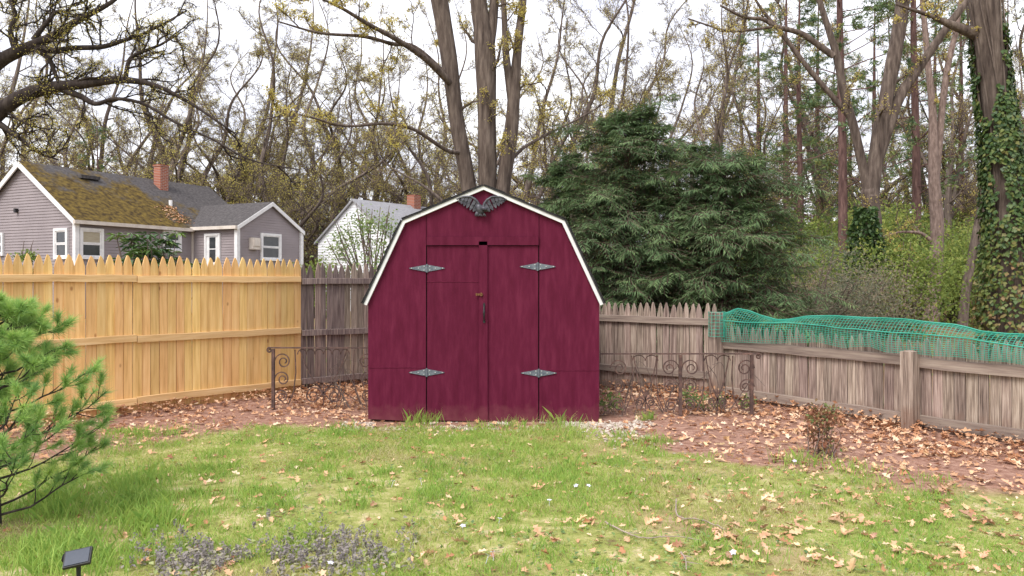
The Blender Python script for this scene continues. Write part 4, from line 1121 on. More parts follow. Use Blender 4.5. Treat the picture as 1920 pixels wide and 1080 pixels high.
def tree_label(k, px, D):
    dist = 'near' if D < 36 else ('farther' if D < 46 else 'distant')
    l = LOOK[k].replace('bare', dist + ' bare', 1) + ' ' + where(px)
    seen[l] = seen.get(l, 0) + 1
    return l
for k, (H, rb, fk, ln, sp_, bv) in enumerate(spec):
    px, D = D0[k]
    p = bare_tree('woodland_tree', tree_label(k, px, D), wild_main(r_, H, rb, fk, ln, sp_), 100 + k, (*at(px, 0, D)[:2], 0), l1=(9, .34), l2=8, l3=7, l4=4, t0=.15, trop=.012, start_ang=(35, 75), bark=m_barkfar,
                  buds=1, bsize=.044, bspread=.07, bvar=bv, group='bare woodland trees', minr=.0085, len1=6.4, k0=9, rmax=.065, r1=.4, wig=.17, n4=2)
    protos.append(p)
spots = [(30, 50), (75, 58), (120, 47), (165, 55), (205, 62), (240, 48), (285, 58), (325, 50), (360, 64), (395, 52), (470, 47), (505, 58), (545, 50), (580, 62), (635, 54), (660, 64), (725, 56), (750, 46), (785, 60), (815, 50), (850, 44), (885, 58),
         (930, 48), (985, 42), (1015, 56), (1050, 46), (1085, 38), (1125, 52), (1165, 42), (1205, 58), (1240, 47), (1290, 40), (1315, 54), (1375, 36), (1405, 58), (1440, 46), (1485, 56), (1510, 36), (1550, 44), (1595, 58), (1620, 48), (1668, 40), (1700, 56), (1740, 46), (1780, 38), (1815, 56), (1850, 44),
         (1905, 40), (1945, 50), (1990, 42), (-30, 50), (-80, 44), (-130, 54)]
spots = [q for i, q in enumerate(spots) if i % 4 != 1 or q[0] > 1960] + [(452, 52), (505, 45), (385, 46), (300, 45)]
for i, (px, D) in enumerate(spots):
    k = (0, 2, 1)[i % 3] if px < 1000 else (1, 3, 0, 2)[i % 4]
    s = r_.uniform(1.1, 1.5) * (D / 46) ** .6; p = at(px + r_.uniform(-8, 8), 0, D)
    copy_tree(protos[k], (p[0], p[1], 0), r_.uniform(0, 6.28), tree_label(k, px, D), 'bare woodland trees', (s, s, s * r_.uniform(.9, 1.1)))

# --- white pines in the wood: straight red-brown trunks with flat plumes
def far_pine(name, label, H, rb, seed, loc, lo, group):
    r = np.random.default_rng(seed); t = thing(name, label, 'tree', loc, 0, group)
    P, R = resample([(0, 0, -.2), (.05, .02, H * .3), (-.05, .05, H * .65), (0, 0, H)], [rb * 1.2, rb, rb * .7, rb * .1], 20)
    tm = MB().tubes(P, R, 9); obj('trunk', tm, m_barkred, t, True)
    B = P[None]; RR = R[None]
    P1, R1 = spawn(B, RR, 46, r, lo, .99, (70, 95), 1, 7, .22, .04, .10, .012, 2.9)
    bm = MB().tubes(P1, R1, 4)
    P2, R2 = spawn(P1, R1, 7, r, .35, 1, (25, 60), .38, 4, .5, .05, .15, .006)
    bm.tubes(P2, R2, 3); tag(obj('branches', bm, m_barkred, t), kind='stuff')
    n = len(P2) * 16; b = np.repeat(np.arange(len(P2)), 16); q = r.uniform(.2, 1.05, n) * 3; i = np.minimum(q.astype(int), 2)
    pos = P2[b, i] + (P2[b, i + 1] - P2[b, i]) * (q - i)[:, None] + r.normal(0, .06, (n, 3)) * [1, 1, .5]
    lm = MB(); leafs(lm, pos, r, .24, var=np.clip(np.repeat(r.normal(.45, .2, len(P2)), 16) + r.normal(0, .1, n), 0, 1), aspect=.16, fold=False, flat=.2)
    obj('needles', lm, m_farpine, t)
    return t
fp = far_pine('white_pine', 'straight red brown pine trunk just left of the forked tree', 17, .15, 61, (*at(1578, 0, 27)[:2], 0), .3, 'white pines in the right hand wood')
for px, D, s, lb in ((1716, 27, .95, 'straight dark red pine trunk between forked and pinkish trunks'), (1475, 38, 1, 'white pine with pale plumes right of the hemlocks'), (1535, 46, 1.1, 'distant white pine left of the forked tree'),
                     (1800, 40, 1, 'distant white pine left of the ivy tree'), (1420, 48, 1.1, 'distant white pine above the right hemlock'), (1640, 52, 1.2, 'distant white pine right behind the forked tree'), (1755, 50, 1.2, 'distant white pine above the pinkish trunk'), (1890, 46, 1.1, 'distant white pine behind the ivy tree'), (1500, 30, .8, 'nearer white pine with golden green plumes beside the hemlocks'), (182, 42, .58, 'dark narrow conifer rising behind the mossy roof ridge')):
    p = at(px, 0, D); copy_tree(fp, (p[0], p[1], 0), r_.uniform(0, 6.28), lb, 'white pines in the right hand wood' if px > 300 else 'conifer behind the grey house', (s, s, s))

# --- hemlocks
def hemlock(name, label, H, Rm, seed, loc, nb=110, prof=1.0):
    r = np.random.default_rng(seed); t = thing(name, label, 'tree', loc)
    P, R = resample([(0, 0, -.1), (.03, 0, H * .4), (-.03, .03, H * .8), (0, 0, H)], [.13, .1, .05, .012], 24)
    obj('trunk', MB().tubes(P, R, 8), m_barkred, t, True)
    h = np.sort(r.uniform(.05, 1, nb)); az = np.arange(nb) * 2.4 + r.uniform(-.5, .5, nb)
    Ln = Rm * np.clip((1 - h) ** .3 * 1.02, .3, 1) * (.30 + 1.2 * fbm(az * .9 + seed, h * 5 + seed)) * r.uniform(.7, 1.1, nb)
    n = 9; q = np.linspace(0, 1, n)
    rise = r.uniform(.05, .75, nb) * (.5 + h * .6)
    X = Ln[:, None] * q[None]; Zb = h[:, None] * H + X * rise[:, None] - (X ** 2) * (.16 + .10 * r.random(nb))[:, None] / np.maximum(Ln, .6)[:, None] * 1.6
    Zb = np.maximum(Zb, .25)
    B1 = np.stack([X * np.cos(az)[:, None], X * np.sin(az)[:, None], Zb], -1)
    B1[:, :, :2] += r.normal(0, .03, (nb, n, 2)) * q[None, :, None]
    bm = MB().tubes(B1, np.maximum(.022 * (1 - q)[None] * (Ln / Rm)[:, None], .004), 4)
    # side twigs lying in the plane of each branch
    per = 26; b = np.repeat(np.arange(nb), per); K = len(b)
    tq = np.tile((np.arange(per) + .5) / per, nb) * .9 + .1; side = np.where(np.tile(np.arange(per), nb) % 2, 1, -1)
    x = tq * (n - 1); i = np.minimum(x.astype(int), n - 2); f = (x - i)[:, None]
    pos = B1[b, i] * (1 - f) + B1[b, i + 1] * f; tan = B1[b, i + 1] - B1[b, i]; tan /= np.linalg.norm(tan, axis=1, keepdims=True)
    sd = np.cross(tan, [0, 0, 1]); sd /= np.linalg.norm(sd, axis=1, keepdims=True)
    d = tan * .75 + sd * side[:, None] * .8 + np.stack([0 * tq, 0 * tq, r.normal(0, .4, K)], 1) + [0, 0, .0] + r.normal(0, .12, (K, 3)); d /= np.linalg.norm(d, axis=1, keepdims=True)
    L2 = Ln[b] * .42 * (1.05 - tq) ** .6 * r.uniform(.7, 1.2, K) + .08; m = 5
    qq = np.linspace(0, 1, m); B2 = pos[:, None] + d[:, None] * (L2[:, None] * qq)[..., None]; B2[:, :, 2] -= (L2[:, None] * qq) ** 2 * .35
    bm.tubes(B2[:, ::2], np.full((K, 3), .0035), 3); tag(obj('branches', bm, m_barkred, t), kind='stuff')
    # flat needle sprays along the side twigs, twiglets left and right
    pt = 15; c = np.repeat(np.arange(K), pt); N = len(c)
    tq3 = np.tile((np.arange(pt) + .6) / pt, K); s3 = np.where(np.tile(np.arange(pt), K) % 2, 1, -1)
    x = tq3 * (m - 1); i = np.minimum(x.astype(int), m - 2); f = (x - i)[:, None]
    p3 = B2[c, i] * (1 - f) + B2[c, i + 1] * f; tn = B2[c, i + 1] - B2[c, i]; tn /= np.linalg.norm(tn, axis=1, keepdims=True) + 1e-9
    sd = np.cross(tn, [0, 0, 1]); sd /= np.linalg.norm(sd, axis=1, keepdims=True) + 1e-9
    nrm = np.cross(sd, tn)
    d3 = tn * .75 + sd * s3[:, None] * .7 + [0, 0, -.12] + r.normal(0, .15, (N, 3)); d3 /= np.linalg.norm(d3, axis=1, keepdims=True)
    l3 = (.07 + .13 * (1 - tq3)) * r.uniform(.7, 1.3, N); w3 = .0078
    s = np.cross(d3, nrm + r.normal(0, .2, (N, 3))); s /= np.linalg.norm(s, axis=1, keepdims=True) + 1e-9
    a_ = p3; e_ = p3 + d3 * l3[:, None] - np.array([0, 0, 1]) * (l3 ** 2 * 1.2)[:, None]; mid = p3 + d3 * (l3 * .5)[:, None]
    V = np.stack([a_ - s * .004, mid - s * w3, e_, mid + s * w3], 1)
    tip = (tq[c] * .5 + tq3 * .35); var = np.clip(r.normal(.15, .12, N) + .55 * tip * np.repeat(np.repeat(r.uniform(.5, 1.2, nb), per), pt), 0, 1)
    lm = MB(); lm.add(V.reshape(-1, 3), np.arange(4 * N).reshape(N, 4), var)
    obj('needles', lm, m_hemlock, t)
    return t
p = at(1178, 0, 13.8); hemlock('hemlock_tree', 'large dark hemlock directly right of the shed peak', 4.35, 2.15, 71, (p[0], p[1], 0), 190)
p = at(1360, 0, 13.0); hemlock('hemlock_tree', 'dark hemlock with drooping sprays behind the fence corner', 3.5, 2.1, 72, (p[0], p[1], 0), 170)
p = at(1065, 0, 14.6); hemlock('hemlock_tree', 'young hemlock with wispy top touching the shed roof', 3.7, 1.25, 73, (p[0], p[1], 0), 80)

# --- shrubs
def shrub(name, label, cat, loc, rx, ry, H, n, size, mat, seed, z0=.1, stems=9, clumps=26, var=(.5, .2), droop=0, group=None, aspect=.6, stemm=None, cs=.28):
    r = np.random.default_rng(seed); t = thing(name, label, cat, loc, 0, group)
    c = r.normal(size=(clumps, 3)); c /= np.linalg.norm(c, axis=1, keepdims=True); c *= r.uniform(.35, 1, clumps)[:, None] ** .6
    C = np.stack([c[:, 0] * rx, c[:, 1] * ry, z0 + (c[:, 2] * .5 + .5) * (H - z0)], 1)
    sm = MB()
    for k in range(clumps):
        b = np.array([r.normal(0, .08), r.normal(0, .08), 0]) ; mid = (b + C[k]) / 2 + np.array([C[k][0] * -.1, 0, (C[k][2]) * .12]) + r.normal(0, .05, 3)
        P, R = resample([b, mid, C[k], C[k] + (C[k] - mid) * .35], [.018, .011, .006, .003], 8); sm.tubes(P, R * max(.2, H / 1.6), 4)
    obj('stems', sm, stemm or m_twig, t)
    ci = r.integers(0, clumps, n); sz = cs * (rx + ry) / 2
    pos = C[ci] + r.normal(size=(n, 3)) * [sz, sz, sz * .7]; pos[:, 2] = np.abs(pos[:, 2]) + .02
    v = np.clip(r.normal(var[0], var[1] * .6, clumps)[ci] + r.normal(0, var[1] * .6, n), 0, 1)
    lm = MB(); leafs(lm, pos, r, size, var=v, droop=droop, aspect=aspect); obj('leaves', lm, mat, t)
    return t
p = at(285, 0, 13.2); 
def rhododendron(loc):
    r = np.random.default_rng(8); t = thing('rhododendron', 'glossy rhododendron showing above the cedar fence', 'shrub', loc)
    ws = []; sm = MB()
    for k in range(95):
        x = r.normal(0, .38); zt = 1.68 + .42 * math.exp(-((x + .02) / .25) ** 2) * r.uniform(.2, 1) + r.uniform(-.4, .3) * .5
        if r.random() < .12: x, zt = -.42 + r.normal(0, .06), r.uniform(1.9, 2.28)
        if r.random() < .08: x, zt = .18 + r.normal(0, .05), r.uniform(2.1, 2.4)
        e = np.array([x, r.normal(0, .28), zt]); ws.append(e)
        P, R = resample([(r.normal(0, .1), r.normal(0, .1), 0), (x * .6, e[1] * .6, zt * .55), e], [.02, .012, .005], 7); sm.tubes(P, R, 4)
    obj('stems', sm, m_twig, t)
    V = []; var = []
    for e in ws:
        n = r.integers(8, 13); base_v = r.uniform(.1, .75)
        for i in range(n):
            a = i / n * 2 * PI + r.uniform(-.2, .2); dr = r.uniform(-.45, .3); L_ = r.uniform(.14, .21); w = L_ * .17
            d = np.array([math.cos(a), math.sin(a), dr]); s = np.array([-math.sin(a), math.cos(a), 0]) * w; up = np.array([0, 0, .012])
            p0 = e + d * .015
            V.append([p0, p0 + d * L_ * .5 - s + up, p0 + d * L_ - [0, 0, .03], p0 + d * L_ * .5 + s + up]); var.append(np.clip(base_v + r.normal(0, .12), 0, 1))
    mb = MB(); V = np.array(V); mb.add(V.reshape(-1, 3), np.arange(4 * len(V)).reshape(-1, 4), var); obj('leaves', mb, m_rhodo, t)
rhododendron((p[0], p[1], 0))
p = at(40, 0, 12); shrub('garden_shrub', 'small yellow green shrub tip above the cedar fence at far left', 'shrub', (p[0], p[1], 0), .18, .2, 1.95, 420, .06, m_spring, 81, z0=1.2, clumps=9)
p = at(700, 0, 14); shrub('leafing_shrub', 'thin pale green leafing shrub in front of the white house', 'shrub', (p[0], p[1], 0), .75, .5, 2.8, 2800, .05, m_weed, 82, z0=1.1, clumps=34, var=(.55, .25), cs=.22)
p = at(585, 0, 30); shrub('garden_hedge', 'low green hedge in the gap between the two houses', 'hedge', (p[0], p[1], 0), 1.2, .8, 2.2, 3500, .12, m_spring, 83, clumps=30)
p = at(1520, 0, 15); shrub('brush_thicket', 'grey green twiggy thicket behind the netting next to the hemlock', 'shrub', (p[0], p[1], 0), 1.15, 1.0, 2.15, 7000, .07, m_brush, 84, clumps=46, var=(.4, .28), aspect=.35)
p = at(1600, 0, 16.5); shrub('brush_thicket', 'brownish twiggy thicket in front of the forked tree', 'shrub', (p[0], p[1], 0), 1.2, 1.0, 1.75, 7000, .07, m_brush, 85, clumps=44, var=(.55, .28), aspect=.35)
us = None; lab = 'bright yellow green sapling thicket on the woodland floor'
for i, (px, D, s) in enumerate([(1690, 19, 1), (1790, 27, 1.2), (1710, 30, 1.3), (1850, 24, 1), (1660, 27, 1.4), (1560, 29, 1.5), (1500, 34, 1.6), (1620, 38, 1.8), (1450, 26, 1.2), (1760, 40, 1.8), (1840, 36, 1.6), (1910, 30, 1.4), (1980, 26, 1.3), (1400, 34, 1.6), (1540, 22, .9)]):
    p = at(px, 0, D)
    if us is None: us = shrub('sapling_thicket', lab, 'shrub', (p[0], p[1], 0), 1.25, 1.1, 2.4, 6500, .085, m_spring, 86, clumps=44, var=(.5, .25), group='green sapling thickets under the right hand wood')
    else: copy_tree(us, (p[0], p[1], 0), r_.uniform(0, 6.28), lab + ' ' + where(px), us['group'], (s, s, s * r_.uniform(.85, 1.25)))
us = None; lab = 'brown leafless brush on the far side of the wood'
for i, px in enumerate(range(-120, 2050, 85)):
    D = 52 + 9 * math.sin(i * 2.3); p = at(px, 0, D)
    if us is None: us = shrub('woodland_brush', lab, 'shrub', (p[0], p[1], 0), 2.3, 2, 4.2, 5000, .22, m_brush, 87, clumps=40, var=(.6, .25), aspect=.3, group='brown brush at the far side of the wood')
    else: s = r_.uniform(.8, 1.25); copy_tree(us, (p[0], p[1], 0), r_.uniform(0, 6.28), lab, us['group'], (s, s, s * r_.uniform(.8, 1.2)))

# ------------------------------------------------------------------ young white pine at the left
def young_pine():
    base = gp(-8, 985); r = np.random.default_rng(9)
    t = thing('young_white_pine', 'young bushy white pine with soft needle tufts at the left edge', 'tree', (base[0], base[1], 0))
    H = 1.33
    P, R = resample([(0, 0, -.05), (-.02, 0, .5), (-.05, .02, 1.0), (-.08, .0, H)], [.035, .028, .018, .006], 14)
    obj('trunk', MB().tubes(P, R, 8), m_barkdark, t, True)
    nb = 54; h = np.sort(r.uniform(.03, .98, nb)); az = np.arange(nb) * 2.4 + r.uniform(-.4, .4, nb)
    Ln = np.interp(h, [0, .25, .5, .8, 1], [.60, .58, .50, .34, .12]) * r.uniform(.75, 1.15, nb)
    n = 7; q = np.linspace(0, 1, n); X = Ln[:, None] * q; Zb = h[:, None] * H + X * .28 + (X ** 2) * .45
    B1 = np.stack([X * np.cos(az)[:, None] - .05 * h[:, None], X * np.sin(az)[:, None], Zb], -1) + r.normal(0, .008, (nb, n, 3))
    bm = MB().tubes(B1, np.maximum(.009 * (1 - .75 * q)[None] * np.ones((nb, 1)), .003), 5)
    B2, R2 = spawn(B1, np.full((nb, n), .006), 7, r, .3, .97, (30, 55), .42, 5, .7, .16, .08, .003)
    bm.tubes(B2, R2, 4); tag(obj('branches', bm, m_barkdark, t), kind='stuff')
    tips = []; dirs = []
    for Bs, fr in ((B1, (1., .9)), (B2, (1., .86, .7))):
        for f in fr:
            x = f * (Bs.shape[1] - 1); i = min(int(x), Bs.shape[1] - 2); w = x - i
            tips.append(Bs[:, i] * (1 - w) + Bs[:, i + 1] * w); d = Bs[:, i + 1] - Bs[:, i]; dirs.append(d / np.linalg.norm(d, axis=1, keepdims=True))
    tips = np.concatenate(tips); dirs = np.concatenate(dirs); T_ = len(tips); per = 62
    b = np.repeat(np.arange(T_), per); N = len(b)
    d = dirs[b] * r.uniform(.5, 1.5, N)[:, None] + r.normal(0, .55, (N, 3)) + [0, 0, .12]; d /= np.linalg.norm(d, axis=1, keepdims=True)
    l = r.uniform(.055, .095, N)[:, None]; s = np.cross(d, r.normal(size=(N, 3))); s /= np.linalg.norm(s, axis=1, keepdims=True); s *= .0014
    p0 = tips[b] - dirs[b] * r.uniform(0, .035, N)[:, None]; sag = np.array([0, 0, -.010])
    V = np.stack([p0 - s * 1.3, p0 + s * 1.3, p0 + d * l + sag], 1)
    hv = np.clip(tips[:, 2] / H, 0, 1)
    v = np.clip((r.normal(.45, .15, T_) + .12 * hv)[b] + r.normal(0, .1, N), 0, 1)
    mb = MB(); mb.add(V.reshape(-1, 3), np.arange(3 * N).reshape(N, 3), v); obj('needles', mb, m_pine, t)
young_pine()

# ------------------------------------------------------------------ solar light
def solar():
    D = 3.62; c = at(146, 1046, D)
    t = thing('solar_light', 'small black solar garden light at the bottom left corner', 'garden light', (c[0], c[1], 0), .35)
    z = c[2]
    Mt = np.array(Matrix.Rotation(math.radians(38), 3, 'X') @ Matrix.Rotation(math.radians(-12), 3, 'Y'))
    mb = MB().box((0, 0, z), (.118, .088, .016), Mt); mb.box((0, .012, z - .012), (.09, .05, .02), Mt)
    obj('panel_case', mb, m_solarcase, t)
    off = Mt @ np.array([0, 0, .0095])
    obj('solar_cell', MB().box((off[0], off[1], z + off[2]), (.104, .074, .004), Mt), m_solar, t)
    lm = MB().tubes(np.array([[-.062, .045, z - .005], [-.03, .03, z - .01], [0, .02, z - .04]]), np.array([.024, .026, .018]), 10, True); obj('lamp_head', lm, m_solarcase, t, True)
    obj('stake', MB().tubes(np.array([[0, .02, z - .03], [0, .02, z * .5], [0, .02, -.08]]), np.array([.012, .010, .004]), 6, True), m_solarcase, t)
solar()

# ------------------------------------------------------------------ grass
def blades(mb, x, y, h, w, r, var, bend=.5):
    n = len(x); z = gz(x, y); a = r.uniform(0, 2 * PI, n); b = r.uniform(0, 2 * PI, n)
    s = np.stack([np.cos(a), np.sin(a), 0 * a], 1) * (w / 2)[:, None]
    ln = np.stack([np.cos(b), np.sin(b), 0 * b], 1) * (h * r.uniform(.1, bend * 1.6, n))[:, None]
    p = np.stack([x, y, z - .003], 1); up = np.array([0, 0, 1.])
    m = p + up * (h * .55)[:, None] + ln * .35; e = p + up * (h * r.uniform(.75, 1, n))[:, None] + ln
    V = np.stack([p - s, p + s, m + s * .75, e, m - s * .75], 1)
    mb.add(V.reshape(-1, 3), np.arange(5 * n).reshape(n, 5), var)
def in_view(x, y, m=1.12): return np.abs(x) < y * 960 / FPX * m + .35
def grass():
    r = np.random.default_rng(12); mb = MB()
    n = 420000; y = 3.3 + 4.9 * r.random(n) ** 1.15; x = r.uniform(-6, 5.4, n)
    k = in_view(x, y) & (fence_dist(x, y) > .1); x, y = x[k], y[k]
    dens = fbm(x * 1.1 + 11, y * 1.1 + 2) * .9 + fbm(x * 4.3, y * 4.3 + 6) * .6
    keep = r.random(len(x)) < np.clip((dens - .56) * 2.8, .07, 1) * lawn_mask(x, y) ** 1.5
    x, y = x[keep], y[keep]; n = len(x); lush = fbm(x * .9 + 30, y * .9 + 8)
    hgt = (.012 + .05 * np.clip(lush * 2.2 - .75, 0, 1)) * r.uniform(.5, 1.6, n)
    left = np.clip((-1.3 - x) / 1.4, 0, 1); hgt *= 1 + .25 * left
    v = np.clip(.06 + 1.2 * (fbm(x * 1.6 + 2, y * 1.6) - .25) + r.normal(0, .2, n) + .15 * left, 0, 1)
    blades(mb, x, y, hgt, r.uniform(.003, .006, n), r, v, .8)
    # taller tufts: under the pine, along the shed and scattered
    tufts = [(gp(px, py), s, hh) for px, py, s, hh in ((795, 790, .10, .17), (770, 800, .07, .10), (960, 800, .09, .13), (1050, 800, .13, .16), (1060, 820, .12, .15), (905, 800, .10, .10), (1165, 820, .07, .10), (1225, 830, .07, .11),
             (820, 806, .07, .08), (650, 800, .12, .08), (630, 812, .12, .09), (1500, 872, .10, .14), (1600, 885, .09, .12), (330, 812, .16, .06), (405, 885, .14, .10), (1195, 770, .05, .12), (1745, 905, .10, .07), (1320, 862, .1, .05), (940, 830, .1, .07))]
    for _ in range(46):
        px, py = r.uniform(30, 330), r.uniform(890, 1075); tufts.append((gp(px, py), r.uniform(.05, .12), r.uniform(.08, .17)))
    for _ in range(110):
        px, py = r.uniform(200, 1250), r.uniform(815, 960); tufts.append((gp(px, py), r.uniform(.05, .10), r.uniform(.05, .09)))
    for _ in range(45):
        px, py = r.uniform(850, 1900), r.uniform(900, 1075); tufts.append((gp(px, py), r.uniform(.05, .12), r.uniform(.04, .07)))
    for c, s, hh in tufts:
        m = int(60 + 500 * s); x = c[0] + r.normal(0, s, m); y = np.minimum(c[1] + r.normal(0, s, m), 8.12)
        blades(mb, x, y, hh * r.uniform(.5, 1.2, m), r.uniform(.0035, .007, m), r, np.clip(r.normal(.68, .14, m), 0, 1), .55)
    wd = MB(); n = 9000; y = 3.5 + 4.4 * r.random(n); x = r.uniform(-4.6, 4.2, n)
    k = in_view(x, y, 1.05) & (lawn_mask(x, y) > .6) & (fbm(x * 2.1 + 60, y * 2.1) > .52); x, y = x[k], y[k]; n = len(x)
    leafs(wd, np.stack([x, y, gz(x, y) + r.uniform(.006, .025, n)], 1), r, .028, flat=.75, var=np.clip(r.normal(.4, .25, n), 0, 1), aspect=.7)
    tag(obj('lawn_weeds', wd, m_weed), 'small broad leaved weeds mixed into the lawn', 'ground cover', kind='stuff')
    tag(obj('lawn_grass', mb, m_grass), 'patchy green spring grass of the lawn in front of the shed', 'grass', kind='stuff')
grass()

# ------------------------------------------------------------------ bugleweed patch
def bugle():
    r = np.random.default_rng(14); mb = MB(); n = 1150
    px = np.concatenate([r.normal(420, 95, n), r.normal(660, 80, n // 2)]); py = np.concatenate([r.normal(1045, 38, n), r.normal(1035, 28, n // 2)])
    k = (py > 965) & (py < 1150) & (px > 215) & (px < 800); px, py = px[k], py[k]
    D = CAMZ * FPX / (py - HOR); x = (px - 960) / FPX * D; y = D
    k = fbm(x * 3 + 4, y * 3) > .5; x, y = x[k], y[k]; n = len(x)
    leafs(mb, np.stack([x, y, gz(x, y) + r.uniform(.005, .03, n)], 1), r, .032, flat=.6, var=np.clip(r.normal(.5, .3, n), 0, 1), aspect=.7)
    i = r.choice(n, min(n, 300), replace=False)
    for xx, yy in zip(x[i], y[i]):
        h = r.uniform(.035, .075); m = 14; q = np.repeat(np.linspace(.15, 1, 7), 2); a = r.uniform(0, 6.28, m)
        c = np.stack([xx + .008 * np.cos(a), yy + .008 * np.sin(a), gz(np.array([xx]), np.array([yy]))[0] + q * h], 1)
        leafs(mb, c, r, .016, var=np.clip(r.normal(.15, .12, m), 0, 1), aspect=.8, fold=False)
    tag(obj('bugleweed', mb, m_ajuga), 'purplish bugleweed spikes in the lawn at bottom left of centre', 'ground cover', kind='stuff')
bugle()

# ------------------------------------------------------------------ fallen leaves, gravel, sticks
def oak_leaf(seed, L=.12):
    r = np.random.default_rng(seed); lobes = [(0, .012), (.08, .02), (.2, .16), (.28, .07), (.42, .27), (.52, .10), (.66, .30), (.74, .14), (.86, .17), (.94, .07), (1, .0)]
    up = [(t * L, w * L * r.uniform(.8, 1.15)) for t, w in lobes]; mid = [(t * L, 0) for t, _ in lobes]; dn = [(t * L, -w * L * r.uniform(.8, 1.15)) for t, w in lobes]
    cu, cl = r.uniform(.15, .8), r.uniform(-.5, 1.0)
    def P(x, y): return [x - L / 2, y, cu * abs(y) ** 1.0 * .8 + cl * ((x / L - .5) ** 2) * L * .8 + .012 * math.sin(x / L * 9 + seed) * .4]
    V = [P(*a) for a in up] + [P(*a) for a in mid] + [P(*a) for a in dn]; n = len(lobes); f = []
    for i in range(n - 1): f += [[i, i + 1, n + i + 1, n + i], [n + i, n + i + 1, 2 * n + i + 1, 2 * n + i]]
    mb = MB(); mb.add(V, f); mb.tubes(np.array([P(-.18 * L, 0), P(.0, 0)]), np.array([.0015, .0018]), 3)
    return mb.mesh('oak_leaf', m_leaf, False)
leaf_meshes = [oak_leaf(s, L) for s, L in ((1, .11), (2, .13), (3, .12), (4, .10), (5, .14), (6, .115))]
def big_leaves():
    r = np.random.default_rng(15); placed = 0
    known = [(800, 1045), (1005, 918), (1010, 922), (1430, 965), (1680, 1000), (1290, 990), (1370, 1000), (1440, 1040), (1625, 935), (1600, 985), (1520, 1065), (1650, 1060), (1700, 1060), (860, 1030), (765, 990), (600, 940), (700, 950), (865, 955), (1060, 990), (1150, 1055), (1350, 870),
             (1230, 900), (1490, 880), (1580, 885), (1640, 880), (1850, 940), (1780, 960), (1900, 1010), (1745, 985), (400, 940), (560, 905), (520, 975), (1295, 940), (1545, 955), (1470, 1000), (1405, 1060)]
    lab = {0: 'curled pale tan oak leaf fallen on the lawn', 1: 'dry brown oak leaf lying in the soil bed'}
    grp = {0: 'oak leaves fallen on the lawn', 1: 'oak leaves lying on the bare soil beds'}
    def put(x, y):
        z = float(gz(np.array([x]), np.array([y]))[0]); on = 0 if lawn_mask(np.array([x]), np.array([y]))[0] > .5 else 1
        o = link('oak_leaf', leaf_meshes[r.integers(6)], None, (x, y, z + r.uniform(.012, .022)), (r.normal(0, .35), r.normal(0, .3), r.uniform(0, 6.28)), (r.uniform(.55, .95),) * 3)
        tag(o, lab[on], 'leaf', grp[on])
    for px, py in known: c = gp(px + r.uniform(-4, 4), py); put(c[0], c[1]); placed += 1
    while placed < 296:
        px, py = r.uniform(180, 1915), r.uniform(800, 1076)
        wgt = .22 + .38 * np.clip((px - 1150) / 500, 0, 1)
        c = gp(px, py); x, y = c[0], c[1]
        if lawn_mask(np.array([x]), np.array([y]))[0] < .5: wgt = 1.3
        if fbm(np.array([x * 1.6]), np.array([y * 1.6 + 20]))[0] ** 2 * 2.6 * wgt < r.uniform(.15, 1): continue
        put(x, y); placed += 1
big_leaves()

